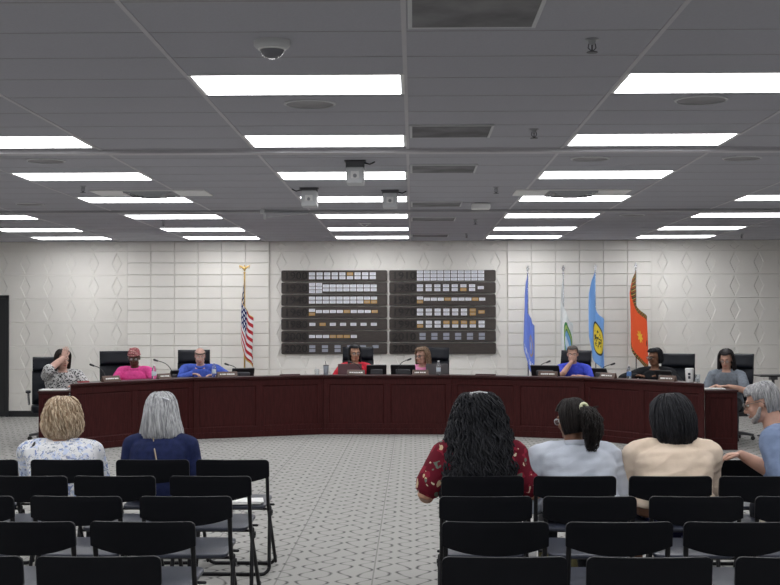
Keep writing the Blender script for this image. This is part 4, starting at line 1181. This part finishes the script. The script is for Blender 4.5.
def ponytail(c):
    hm = hairmat('hair_offblack', (0.006,0.005,0.005), (0.022,0.017,0.016))
    hairdo(tightcap, hm, 84, 0.066, 260, 0.005, jit=0.004, seed=14)(c)
    hx = c['hx']; rnd = random.Random(5); lk = MB()
    b0 = V((0.0, 0.115, 0.055))
    for q in range(170):
        a = rnd.uniform(0, 6.28); r = rnd.uniform(0, 1)**0.5
        ph = rnd.uniform(0, 6.28); L = rnd.uniform(0.16, 0.27); pts = []
        for k in range(12):
            f = k/11; sp_ = 0.018+0.050*math.sin(min(1, f*1.5)*PI*0.62)*1.0
            if f > 0.7: sp_ *= 1-(f-0.7)*1.6
            x = r*sp_*math.cos(a)+0.007*math.sin(ph+f*22); y = r*sp_*math.sin(a)*0.8+0.007*math.cos(ph+f*22)
            pts.append(hx(b0+V((x+0.012*f, 0.045*math.sin(f*PI)+0.03*min(1,f*4)+y, -L*f+0.02*math.sin(min(1,f*3)*PI)))))
        lk.tube(pts, [0.006*lerp(1, 0.45, k/11) for k in range(12)], 5)
    for q in range(36):
        d = V((rnd.uniform(-0.2,1.0), rnd.uniform(0.1,0.7), rnd.uniform(-0.7,0.5))).normalized(); p = b0+V((0,0.03,-0.03)); L = rnd.uniform(0.06,0.11)
        lk.tube([hx(p+d*L*f+V((0,0,-0.04*f*f))) for f in (0,.33,.66,1)], [.004,.0035,.003,.0018], 5)
    lk.obj('ponytail', hm, c['root'], smooth=80)
    rg = MB().tube([hx(b0+V((0.026*math.cos(2*PI*k/16), 0.012, 0.026*math.sin(2*PI*k/16)))) for k in range(17)], 0.010, 8)
    rg.obj('hair_tie', mat('cream_scrunchie', (0.72,0.74,0.50), 0.6), c['root'], smooth=60)
    MB().ell(hx((0.084,0.012,-0.045)), (.005,.005,.008), 10, 6).obj('earring', M['gold'], c['root'], smooth=60)
    MB().ell(hx((-0.084,0.012,-0.045)), (.005,.005,.008), 10, 6).obj('earring', M['gold'], c['root'], smooth=60)
blazer = cloth('white_blazer', (0.58,0.62,0.70), (0.50,0.54,0.62), 6)
person(seat_pos(582, 1), PI+R(6), 'person with a dark curly ponytail in a white blazer', dict(top=1.165, lean=0.09, side=0.03, girth=1.04, sw=0.205, armg=1.08, skin=SK['brown'], head=(R(27), R(12), 0), arms=[((-0.16,-0.28,0.66), (-0.4,0.45,-0.8)), ((0.16,-0.28,0.66), (0.4,0.45,-0.8))],
   ease=0.022, fold=0.011, collar=True, shirtname='blazer', shirt=blazer, glasses=mat('clear_frame', (0.45,0.45,0.46), 0.2), hair=ponytail))
roundbob = [(0.150,0.02,0.02,0.035), (0.142,0.046,0.046,0.066), (0.121,0.074,0.076,0.104), (0.086,0.098,0.096,0.130), (0.045,0.114,0.102,0.148), (0.0,0.122,0.096,0.156), (-0.055,0.127,0.06,0.158), (-0.105,0.126,0.04,0.148), (-0.145,0.112,0.02,0.130), (-0.165,0.09,0.02,0.110)]
tanm = cloth('cream_knit', (0.80,0.66,0.53), (0.74,0.60,0.475), 10)
navydots = floral('navy_dots', (0.012,0.014,0.05), [((0.16,0.17,0.34), 22, 0.33)], warp=0.2)
person(seat_pos(672, 1), PI+R(3), 'person with a rounded black bob in a tan sweater', dict(top=1.175, lean=0.10, side=-0.025, hem=0.15, girth=1.09, belly=0.02, sw=0.205, armg=1.15, skin=SK['brown'], head=(R(30), R(8), 0), arms=[((-0.09,-0.36,0.70), (-0.35,-0.05,-0.8)), ((0.09,-0.36,0.70), (0.35,-0.05,-0.8))],
   ease=0.024, fold=0.011, collar=True, shirtname='sweater', shirt=tanm, pants=navydots, skirt=True, glasses=mat('clear_frame', (0.45,0.45,0.46), 0.2), hair=hairdo(roundbob, black_hair, 64, 0.06, 480, 0.006, 0.004, 8, 0.012, faceback=54, seed=15)))
# bearded man at the picture edge, forearm on the chair back in front
mp_ = seat_pos(838, 1, 0.30)
grh = hairmat('hair_salt_grey', (0.20,0.20,0.21), (0.48,0.48,0.49))
yw = PI+R(66); rm_ = Matrix.Rotation(-yw, 3, 'Z')
hand_w = at(741, 458, ROWY[0]-0.10); hand_w.z = 0.795
wl = rm_ @ (hand_w-mp_)
d_l = rm_ @ V((-1, 0.15, -0.05)); 
person(mp_, yw, 'person with grey hair and beard in a light blue polo, arm on a chair back', dict(top=1.265, lean=0.36, girth=1.12, belly=0.02, sw=0.195, armg=1.12, skin=SK['fair'], head=(R(-2), R(18), 0), fwd=0.08, neck=1.1,
   arms=[(tuple(wl), tuple(rm_ @ V((0.9,-0.25,-0.35))), tuple(d_l), (0,0,-1), 30), ((0.10,-0.30,0.66), (0.9,0.3,-0.3))], sleeve='elbow', collar=True, ease=0.020, fold=0.008,
   shirt=cloth('light_blue_polo', (0.20,0.26,0.40), (0.17,0.225,0.35)), beard=mat('grey_beard', (0.36,0.34,0.33), 0.8, var=0.2, vscale=60, bump=0.4), glasses=mat('thin_wire', (0.12,0.11,0.1), 0.3, 0.6), hair=short_hair(grh, 16, 70, 0.064, -0.07)))
# ------------------------------------------------------------------ flags
def flagmat(kind):
    nb = NB('flag_'+kind, 0.75, 0.2)
    uv = nb.nt.nodes.new('ShaderNodeUVMap'); uv.uv_map = 'UVMap'
    u, v, _ = nb.xyz(uv.outputs[0])
    def disc(cu, cv, r, asp=1.6):
        du = nb.math('MULTIPLY', nb.math('SUBTRACT', u, cu), asp); dv = nb.math('SUBTRACT', v, cv)
        return nb.math('SQRT', nb.math('ADD', nb.math('MULTIPLY', du, du), nb.math('MULTIPLY', dv, dv)))
    def rect(u0, u1, v0, v1):
        return nb.math('MULTIPLY', nb.math('MULTIPLY', nb.gt(u, u0), nb.lt(u, u1)), nb.math('MULTIPLY', nb.gt(v, v0), nb.lt(v, v1)))
    if kind == 'stars':
        st = nb.lt(nb.math('MODULO', nb.math('MULTIPLY', v, 13), 2.0), 1.0)
        c = nb.mix(st, (0.75,0.75,0.77), (0.42,0.015,0.025))
        fu = nb.math('SUBTRACT', nb.math('FRACT', nb.math('MULTIPLY', u, 6/0.42)), 0.5); fv = nb.math('SUBTRACT', nb.math('FRACT', nb.math('MULTIPLY', v, 5/0.538)), 0.5)
        star = nb.lt(nb.math('ADD', nb.math('MULTIPLY', fu, fu), nb.math('MULTIPLY', fv, fv)), 0.075)
        can = nb.mix(star, (0.010,0.018,0.10), (0.8,0.8,0.82))
        c = nb.mix(rect(-1, 0.42, -1, 0.538), c, can)
        edge = nb.math('MAXIMUM', nb.gt(u, 0.965), nb.math('MAXIMUM', nb.gt(v, 0.965), nb.lt(v, 0.02)))
        c = nb.mix(edge, c, (0.62,0.42,0.12))
    elif kind == 'blue':
        c = nb.mix(nb.noise(4), (0.15,0.23,0.68), (0.18,0.27,0.76))
        d = disc(0.55, 0.50, 0)
        c = nb.mix(nb.lt(d, 0.20), c, (0.42,0.30,0.22)); c = nb.mix(nb.lt(d, 0.155), c, (0.22,0.30,0.68)); c = nb.mix(nb.lt(disc(0.55,0.5,0,2.8), 0.075), c, (0.68,0.62,0.52))
        c = nb.mix(nb.math('MULTIPLY', rect(0.2,0.9,0.80,0.90), nb.gt(nb.math('FRACT', nb.math('MULTIPLY', u, 14)), 0.4)), c, (0.66,0.70,0.85))
    elif kind == 'white':
        c = nb.mix(nb.noise(4), (0.70,0.73,0.74), (0.78,0.80,0.80))
        d = disc(0.5, 0.5, 0)
        c = nb.mix(nb.lt(d, 0.36), c, (0.05,0.22,0.07)); c = nb.mix(nb.lt(d, 0.31), c, (0.32,0.42,0.12)); c = nb.mix(nb.lt(d, 0.25), c, (0.06,0.20,0.10)); c = nb.mix(nb.lt(d, 0.215), c, (0.20,0.42,0.72)); c = nb.mix(nb.lt(disc(0.46,0.52,0,1.1), 0.10), c, (0.62,0.72,0.85))
    elif kind == 'sky':
        c = nb.mix(nb.noise(4), (0.17,0.36,0.74), (0.21,0.41,0.80))
        d = disc(0.5, 0.5, 0, 1.5)
        c = nb.mix(nb.lt(d, 0.30), c, (0.03,0.03,0.03)); c = nb.mix(nb.lt(d, 0.265), c, (0.78,0.60,0.06)); c = nb.mix(nb.math('MULTIPLY', nb.lt(d, 0.17), nb.gt(nb.noise(26), 0.52)), c, (0.04,0.05,0.03))
    else:
        c = nb.mix(nb.noise(4), (0.78,0.10,0.035), (0.86,0.125,0.04))
        ang = nb.math('ARCTAN2', nb.math('SUBTRACT', v, 0.52), nb.math('MULTIPLY', nb.math('SUBTRACT', u, 0.46), 1.6))
        ray = nb.math('ADD', 0.085, nb.math('MULTIPLY', nb.math('COSINE', nb.math('MULTIPLY', ang, 8)), 0.028))
        c = nb.mix(nb.lt(disc(0.46, 0.52, 0), ray), c, (0.85,0.55,0.06))
        c = nb.mix(nb.lt(disc(0.72, 0.52, 0, 2.4), 0.06), c, (0.03,0.02,0.015))
        e = nb.math('MAXIMUM', nb.math('MAXIMUM', nb.gt(u, 0.94), nb.lt(u, 0.05)), nb.math('MAXIMUM', nb.gt(v, 0.92), nb.lt(v, 0.09)))
        dash = nb.math('FRACT', nb.math('MULTIPLY', nb.math('ADD', nb.math('MULTIPLY', u, 1.6), v), 13))
        dc = nb.ramp(dash, [(0.0, (0.012,0.06,0.025)), (0.45, (0.75,0.45,0.14)), (0.62, (0.012,0.012,0.012)), (0.9, (0.80,0.12,0.04))], 'CONSTANT')
        c = nb.mix(e, c, dc)
    nb.col(c); nb.bump(nb.noise(160), 0.15, 0.003)
    return nb.m
def flag(px, ytop, ycloth, kind, label, lo, hi, drop, hoist=0.92, finial='spear', seed=0, polem='gold', waves=2.6):
    """lo/hi: how far the cloth spreads to each side of the pole (m)"""
    Y = YW-0.42
    p = at(px, 330, Y); zt = at(px, ytop, Y).z; zc = at(px, ycloth-4, Y).z; hoist += 0.06; lo *= 1.15; hi *= 1.15
    t = thing('flag', label, 'flag', (p.x, Y, 0), 0, 'flags on poles along the back wall')
    MB().lathe([(0.15, 0.0), (0.15, 0.02), (0.12, 0.035), (0.03, 0.05), (0.022, 0.10), (0.016, 0.11)], 24).obj('base', M[polem], t, smooth=40)
    MB().tube([(0,0,0.08), (0,0,zt-0.14)], 0.0125, 12).obj('pole', M['gold'] if polem == 'gold' else M['chrome'], t, smooth=50)
    f = MB(); f.lathe([(0.012, zt-0.15), (0.020, zt-0.14), (0.020, zt-0.125), (0.010, zt-0.115)], 14)
    if finial == 'eagle':
        f.ell((0,0,zt-0.065), (.022,.018,.045), 12, 8)
        for s in (-1, 1): f.tube([(s*0.012,0,zt-0.065), (s*0.05,0,zt-0.03), (s*0.085,0.0,zt-0.012), (s*0.075,0,zt-0.06)], [.014,.017,.012,.007], 8, flat=((0,1,0), .5))
        f.ell((0,-0.012,zt-0.012), (.012,.016,.012), 10, 6)
    else:
        f.prism([(0,zt), (0.030,zt-0.055), (0.014,zt-0.10), (0.0,zt-0.115), (-0.014,zt-0.10), (-0.030,zt-0.055)], 0.012, 'y', (0,-0.006,0))
    f.obj('finial', M['gold'] if polem == 'gold' else M['chrome'], t, smooth=50)
    nu, nv = 44, 36; vs = []; uvs = []
    rnd = random.Random(seed); p1, p2 = rnd.uniform(0,6), rnd.uniform(0,6)
    for j in range(nv+1):
        v = j/nv
        for i in range(nu+1):
            u = i/nu
            dr = drop*(1-math.exp(-3.2*u))/(1-math.exp(-3.2))*(1-0.12*v)
            z = zc - v*hoist - dr
            k = min(1, max(0, zc-z)/0.42)**0.62
            # cloth folds back and forth about the pole as it falls
            lat = (lo + (hi-lo)*(0.5-0.5*math.cos(u*PI*waves)))*k*(0.55+0.45*u**0.5)
            lat += 0.013*k*math.sin(u*17+p1+v*3)
            yy = -0.035-0.075*k*math.cos((u-0.38)*PI*0.95) + 0.022*k*math.sin(u*17+p2+v*1.6)
            if u < 0.06: lat *= u/0.06; yy = lerp(-0.015, yy, u/0.06)
            vs.append(V((lat, yy, z))); uvs.append((u, v))
    W = nu+1
    fs = [(j*W+i, j*W+i+1, (j+1)*W+i+1, (j+1)*W+i) for j in range(nv) for i in range(nu)]
    me = bpy.data.meshes.new('cloth'); me.from_pydata([tuple(q) for q in vs], [], fs)
    ul = me.uv_layers.new(name='UVMap')
    for lp_ in me.loops: ul.data[lp_.index].uv = uvs[lp_.vertex_index]
    for q in me.polygons: q.use_smooth = True
    o = link('cloth', me, flagmat(kind), t)
    sd = o.modifiers.new('thick', 'SOLIDIFY'); sd.thickness = 0.002
    return t
flag(244.5, 265, 281, 'stars', 'red, white and blue striped flag with stars on a pole topped by an eagle', -0.055, 0.135, 0.72, 0.86, 'eagle', 1, waves=1.2)
flag(528, 265.5, 276, 'blue', 'deep blue flag on a pole nearest the wall board', -0.095, 0.085, 0.95, 0.92, seed=2, polem='chrome', waves=1.25)
flag(563.5, 265, 275, 'white', 'white flag with a green ringed seal', -0.065, 0.13, 0.95, 0.92, seed=3, polem='chrome', waves=1.2)
flag(595.5, 264, 273, 'sky', 'sky blue flag with a yellow shield', -0.15, 0.12, 0.90, 0.92, seed=4, polem='chrome', waves=1.2)
flag(636, 262.5, 273, 'orange', 'bright orange flag with a sun and dashed border', -0.15, 0.17, 0.86, 0.92, seed=5, polem='chrome', waves=1.25)

# ------------------------------------------------------------------ things on the dais
def ledge(px, d):
    q = at(px, 375, 10.0); dx, dy = q.x, q.y
    for i in range(5):
        a, b = dpt(i, d), dpt(i+1, d); e = b-a
        den = dx*e.y-dy*e.x
        if abs(den) < 1e-9: continue
        s = (a.x*e.y-a.y*e.x)/den; t = (dx*s-a.x)/e.x if abs(e.x) > abs(e.y)*0.01 else (dy*s-a.y)/e.y
        if -0.002 <= t <= 1.002:
            return V((dx*s, dy*s, 0)), math.atan2(e.y, e.x), i
    raise ValueError(px)
def nameplate(px, label, w=0.32, tilt=True, dark=False, d=0.13, h=0.075):
    p, a, i = ledge(px, d)
    t = thing('name_plate_holder', label, 'name plate', (p.x, p.y, HD), a, 'desk name plates')
    m_ = M['nameplate'] if not dark else M['woodtop']
    MB().prism([(-0.035,0), (0.035,0), (0.012,h), (0.002,h)], w, 'x', (-w/2,0,0)).obj('block', m_, t, bevel=0.003)
    if not dark:
        sl = Matrix.Rotation(math.atan2(0.037, h), 3, 'X')
        c = MB(); rnd = random.Random(int(px)); x = -w*0.36
        while x < w*0.34:
            l = rnd.uniform(0.012, 0.03); c.box(V((x+l/2, -0.0185-0.003, h*0.5)), (l, 0.003, 0.018), Matrix.Rotation(-math.atan2(0.037, h), 3, 'X')); x += l+rnd.choice((0.005,0.005,0.014))
        c.obj('lettering', M['paper'], t)
    return t
nameplate(111, 'wooden name plate in front of the empty half beside the pink shirt', 0.30)
nameplate(164, 'wooden name plate between the pink shirt and the balding man', 0.24)
nameplate(227, 'wooden name plate between the balding man and the small black monitor', 0.30)
nameplate(356, 'wooden name plate in front of the person in the red top', 0.26)
nameplate(420.5, 'wooden name plate in front of the person in the pale pink top', 0.24)
nameplate(548, 'wooden name plate in front of the wide black monitor', 0.28)
nameplate(608, 'wooden name plate in front of the small monitor by the sky blue flag', 0.30)
nameplate(667.5, 'wooden name plate in front of the person in black', 0.29)
def lowblock(px, lab):
    nameplate(px, lab, 0.31, dark=True, h=0.022)
lowblock(290, 'flat dark wooden block on the dais near the grey tumbler'); lowblock(485.5, 'flat dark wooden block on the bare dais before the deep blue flag')

def monitor(px, w, ztop, label, d=0.50, yawoff=0, tilt=22):
    p, a, i = ledge(px, d)
    t = thing('monitor', label, 'monitor', (p.x, p.y, 0.76), a+yawoff, 'black monitors on the dais')
    h = ztop-0.76
    rm = Matrix.Rotation(R(tilt), 3, 'X')      # leans back towards the sitter's side
    s = MB().prism(rrect(-w/2, w/2, 0.03, h, 0.012), 0.022, 'y')
    s.v = [rm @ q for q in s.v]; s.obj('casing', M['black'], t, bevel=0.004)
    b = MB().prism(rrect(-w*0.3, w*0.3, 0.08, h*0.75, 0.02), 0.022, 'y', (0,-0.02,0)); b.v = [rm @ q for q in b.v]; b.obj('rear_hump', M['darkgrey'], t, bevel=0.006)
    sc = MB().span(-w/2+0.015, w/2-0.015, 0.021, 0.024, 0.045, h-0.015); sc.v = [rm @ q for q in sc.v]; sc.obj('screen', mat('dark_screen', (0.02,0.024,0.03), 0.1), t)
    MB().prism(rrect(-w*0.28, w*0.28, -0.11, 0.08, 0.02), 0.014, 'z').tube([(0,0.0,0.01), (0,-0.015,0.10)], 0.022, 10).obj('stand', M['darkgrey'], t, smooth=40)
    return t
monitor(242, 0.34, 0.985, 'small black monitor below the striped flag')
monitor(376.5, 0.30, 1.02, 'black monitor beside the person in the red top', yawoff=R(4))
monitor(403.5, 0.37, 1.02, 'black monitor beside the person in the pale pink top', yawoff=R(-4))
monitor(546.5, 0.43, 1.03, 'wide black monitor in front of the deep blue flag')
monitor(603, 0.29, 0.995, 'small black monitor in front of the sky blue flag')
monitor(667, 0.30, 1.0, 'small black monitor in front of the person in black')
monitor(170.5, 0.16, 0.985, 'narrow black monitor beside the balding man', tilt=28)
def laptop(px, label, m_, w=0.36):
    p, a, i = ledge(px, 0.52)
    t = thing('laptop', label, 'laptop', (p.x, p.y, 0.76), a, 'open laptops')
    MB().span(-w/2, w/2, 0.0, 0.24, 0.0, 0.018).obj('keyboard_deck', M['darkgrey'], t, bevel=0.004)
    l = MB().prism(rrect(-w/2, w/2, 0, 0.245, 0.012), 0.010, 'y', (0,-0.010,0)); rm = Matrix.Rotation(R(8), 3, 'X'); l.v = [rm @ q + V((0,0,0.016)) for q in l.v]
    l.obj('lid', m_, t, bevel=0.002)
    s = MB().span(-w/2+0.012, w/2-0.012, 0.0005, 0.002, 0.02, 0.235); s.v = [rm @ q + V((0,0,0.016)) for q in s.v]; s.obj('screen', mat('laptop_screen', (0.05,0.06,0.07), 0.15), t)
    return t
laptop(350, 'open laptop with a mauve lid in front of the red top', mat('mauve_lid', (0.17,0.095,0.105), 0.35))
laptop(437, 'open laptop with a grey lid in front of the pale pink top', mat('pewter_lid', (0.15,0.145,0.15), 0.35, 0.3), 0.33)
def mic(px, hx_, hy, label, d=0.42):
    p, a, i = ledge(px, d)
    hd = at(hx_, hy, p.y+0.02)
    t = thing('gooseneck_microphone', label, 'microphone', (p.x, p.y, 0.76), 0, 'gooseneck microphones')
    h = hd-V((p.x, p.y, 0.76))
    MB().prism(rrect(-0.05, 0.05, -0.06, 0.06, 0.015), 0.03, 'z').obj('base', M['black'], t, bevel=0.006)
    c1 = V((h.x*0.12, 0, h.z*0.55)); c2 = V((h.x*0.45, 0, h.z*0.86))
    MB().tube(curve_pts([V((0,0,0.02)), c1, c2, h], 5), 0.0055, 8).obj('gooseneck', M['black'], t, smooth=60)
    dr = (h-c2).normalized()
    MB().tube([h-dr*0.03, h+dr*0.02], [.012,.015], 10).obj('capsule', M['black'], t, smooth=60)
mic(107, 91.7, 365, 'gooseneck microphone between the black-and-white top and the pink shirt')
mic(174, 155.5, 360.2, 'gooseneck microphone pointing at the person in the pink shirt')
mic(241, 226.5, 364.2, 'gooseneck microphone pointing at the balding man')
mic(363, 350, 362, 'gooseneck microphone before the face of the person in red')
mic(396, 409.5, 359.3, 'gooseneck microphone pointing at the person in pale pink')
mic(536, 548.5, 361.6, 'gooseneck microphone behind the wide black monitor', 0.62)
mic(598, 613, 364, 'gooseneck microphone behind the small monitor by the sky blue flag', 0.62)
def on_ledge(px, d=0.15): p, a, i = ledge(px, d); return V((p.x, p.y, HD)), a
# drinking things
p, a = on_ledge(326)
t = thing('tumbler', 'grey tumbler with a straw on the dais below the wall board', 'tumbler', p)
MB().lathe([(0.030,0), (0.034,0.005), (0.041,0.13), (0.041,0.135)], 24).obj('cup', mat('slate_cup', (0.30,0.33,0.38), 0.4), t, smooth=40)
MB().lathe([(0.042,0.132), (0.043,0.140), (0.036,0.147), (0.004,0.148)], 24).obj('lid', M['darkgrey'], t, smooth=40)
MB().tube([(0.0,0,0.14), (-0.008,0,0.20)], 0.0035, 8).obj('straw', M['black'], t, smooth=60)
p, a = on_ledge(317)
t = thing('drinking_glass', 'small clear glass beside the grey tumbler', 'glass', p)
MB().lathe([(0.026,0), (0.030,0.004), (0.034,0.085), (0.032,0.085), (0.028,0.008), (0.002,0.008)], 24).obj('glass', M['glass'], t, smooth=40)
MB().tube([(0.01,0,0.01), (-0.02,0,0.12)], 0.003, 6).obj('stirrer', M['lightgrey'], t, smooth=60)
def bottle(px, label, cap, lab, h=0.21, d=0.20):
    p, a = on_ledge(px, d)
    t = thing('water_bottle', label, 'bottle', p, 0, 'water bottles')
    MB().lathe([(0.028,0), (0.032,0.006), (0.032,h*0.55), (0.030,h*0.62), (0.016,h*0.86), (0.012,h*0.90), (0.012,h*0.93)], 20).obj('body', M['glass'], t, smooth=40)
    MB().lathe([(0.0325,h*0.22), (0.0330,h*0.23), (0.0330,h*0.50), (0.0325,h*0.51)], 20).obj('wrapper', lab, t, smooth=40)
    MB().lathe([(0.0145,h*0.91), (0.0145,h*0.99), (0.012,h)], 16).obj('cap', cap, t, smooth=40)
paleb = mat('pale_wrapper', (0.60,0.66,0.74), 0.5); blueb = mat('blue_wrapper', (0.10,0.22,0.50), 0.5)
bottle(214, 'clear water bottle in front of the balding man', M['white'], paleb)
bottle(154, 'clear water bottle beside the pink shirt', M['white'], paleb, 0.20)
bottle(438.5, 'clear water bottle in front of the grey laptop', M['white'], paleb)
bottle(629, 'small water bottle with a blue wrapper by the orange flag', M['white'], blueb, 0.19)
p, a = on_ledge(689.5, 0.16)
t = thing('tumbler', 'large white tumbler with dark marks at the dais end', 'tumbler', p)
MB().lathe([(0.044,0), (0.047,0.005), (0.055,0.155), (0.055,0.16)], 28).obj('cup', M['white'], t, smooth=40)
MB().lathe([(0.056,0.157), (0.058,0.168), (0.050,0.178), (0.004,0.180)], 28).obj('lid', M['white'], t, smooth=40)
d = MB()
for k, (z, w) in enumerate(((0.105,0.020), (0.062,0.024))):
    vs = []
    for aa in (-1, -0.33, 0.33, 1):
        ang = R(-105)+aa*0.30
        for zz in (-1, 1): r_ = 0.0475+0.0075*(z/0.155)+0.0012; vs.append((r_*math.cos(ang), r_*math.sin(ang), z+zz*w*0.75))
    d.add(vs, [(0,2,3,1), (2,4,5,3), (4,6,7,5)])
d.obj('print', M['ink'], t)
p, a = on_ledge(697.5, 0.22)
t = thing('drinking_glass', 'small clear glass beside the large white tumbler', 'glass', p)
MB().lathe([(0.026,0), (0.030,0.004), (0.034,0.10), (0.032,0.10), (0.028,0.008), (0.002,0.008)], 24).obj('glass', M['glass'], t, smooth=40)
MB().lathe([(0.0275,0.009), (0.0290,0.05), (0.002,0.05)], 20).obj('water', mat('water_tint', (0.7,0.75,0.8), 0.1), t, smooth=40)
p, a = on_ledge(83.5, 0.2)
t = thing('phone_case', 'small red case lying flat on the dais corner', 'phone', p, a)
MB().prism(rrect(-0.075, 0.075, -0.037, 0.037, 0.01), 0.018, 'z').obj('case', mat('red_case', (0.40,0.05,0.06), 0.5), t, bevel=0.004)
MB().prism(rrect(-0.068, 0.068, -0.031, 0.031, 0.007), 0.002, 'z', (0,0,0.0175)).obj('screen', mat('dark_screen', (0.02,0.024,0.03), 0.1), t)
# papers on the low desks
def papers(px, Y, label, w=0.30, rz=0.0, z=0.766):
    p = at(px, 390, Y)
    t = thing('paper_stack', label, 'papers', (p.x, Y, z), rz)
    for k in range(5):
        MB().span(-w/2, w/2, -0.11, 0.11, 0, 0.0024).obj('sheet', M['paper'], t, loc=(0.004*math.sin(k*2.1), 0.004*math.cos(k*3.3), 0.0027*k)).rotation_euler = (0,0,R(2.0*math.sin(k*1.7)))
papers(54, 16.95, 'white papers on the low desk before the black and white top', 0.34, R(3)); papers(714, 17.05, 'white papers on the low desk before the woman in grey', 0.26, R(-6))

# ------------------------------------------------------------------ stand at the picture edge
a = at(757.5, 374.8, 18.6); 
t = thing('presentation_stand', 'black stand with a thin flat top at the picture edge', 'stand', (a.x+0.24, 18.6, 0))
hz = a.z
MB().prism(rrect(-0.25, 0.25, -0.20, 0.20, 0.02), 0.022, 'z', (0,0,hz-0.022)).obj('top', M['black'], t, bevel=0.004)
MB().tube([(-0.02,0,0.03), (-0.02,0,hz-0.02)], 0.022, 12).span(-0.07, 0.03, -0.05, 0.05, hz-0.07, hz-0.02).obj('post', M['darkgrey'], t, smooth=40)
b = MB()
for k in range(4): b.tube([(-0.02,0,0.05), (-0.02+0.26*math.cos(k*PI/2+0.7), 0.26*math.sin(k*PI/2+0.7), 0.015)], 0.014, 8)
b.obj('base', M['darkgrey'], t, smooth=50)

# ------------------------------------------------------------------ things left on and under the folding chairs
def on_seat(key, dx, dy, z=0.455):
    o = CH[key]; return V((o.location.x+dx, o.location.y+dy, z))
p = on_seat(('W',0,3), 0.02, -0.02)
t = thing('paper_stack', 'white papers lying on the empty aisle-end chair by the silver-haired woman', 'papers', p, R(8))
for k in range(3): MB().span(-0.14, 0.14, -0.10, 0.10, 0, 0.004).obj('sheet', M['paper'], t, loc=(0.01*k, 0.006*k, 0.005*k))
p = on_seat(('E',3,0), 0.178, 0.0, 0.452)
t = thing('carton', 'slim white carton standing on the aisle-end chair of the fourth row', 'carton', p)
MB().prism(rrect(-0.017, 0.017, -0.017, 0.017, 0.003), 0.150, 'z').obj('box', M['white'], t, bevel=0.002)
MB().span(-0.0175, 0.0175, -0.0175, 0.0175, 0.143, 0.157).obj('flap', M['paper'], t, bevel=0.002)
MB().span(-0.0178, 0.0178, -0.0178, 0.0178, 0.118, 0.122).span(-0.0178, 0.0178, -0.0178, 0.0178, 0.100, 0.106).obj('band', M['lightgrey'], t)
p = on_seat(('E',2,3), -0.16, 0.05)
t = thing('water_bottle', 'cream capped bottle standing on the third-row chair behind the bearded man', 'bottle', p)
MB().lathe([(0.026,0), (0.030,0.005), (0.030,0.10), (0.022,0.135), (0.018,0.14)], 20).obj('body', mat('cream_plastic', (0.55,0.50,0.40), 0.5), t, smooth=40)
MB().lathe([(0.020,0.138), (0.020,0.165), (0.017,0.168)], 16).obj('cap', mat('cream_cap', (0.62,0.58,0.48), 0.5), t, smooth=40)
p = at(556.5, 530, 7.75)
t = thing('handbag', 'olive bag on the floor beside the chair of the white blazer', 'bag', (p.x, 7.7, 0))
bm_ = MB(); secs = [(V((0,0,0.0)), .10, .055, 0), (V((0,0,0.02)), .125, .07, 0), (V((0,0,0.18)), .125, .065, 0), (V((0,0,0.31)), .105, .03, 0), (V((0,0,0.35)), .10, .012, 0)]
loft(bm_, secs); bm_.obj('bag_body', mat('olive_canvas', (0.075,0.065,0.022), 0.8, var=0.15, bump=0.3), t, smooth=50)
MB().tube(curve_pts([V((-0.06,0,0.33)), V((-0.05,0.02,0.42)), V((0.05,0.02,0.42)), V((0.06,0,0.33))], 4), 0.007, 8).obj('handle', mat('olive_strap', (0.05,0.042,0.016), 0.7), t, smooth=60)

# ------------------------------------------------------------------ light and view
w = bpy.data.worlds.new('world'); scene.world = w; w.use_nodes = True
w.node_tree.nodes['Background'].inputs[0].default_value = (0.5,0.52,0.55,1); w.node_tree.nodes['Background'].inputs[1].default_value = 0.02
vs_ = scene.view_settings
vs_.view_transform = 'Standard'; vs_.look = 'None'; vs_.gamma = 1.0; vs_.use_curve_mapping = False
vs_.exposure = 0.0
scene.cycles.use_denoising = True
scene.cycles.max_bounces = 10; scene.cycles.diffuse_bounces = 6; scene.cycles.glossy_bounces = 4; scene.cycles.transmission_bounces = 6; scene.cycles.sample_clamp_indirect = 8
bpy.data.objects.remove(vp) if False else None
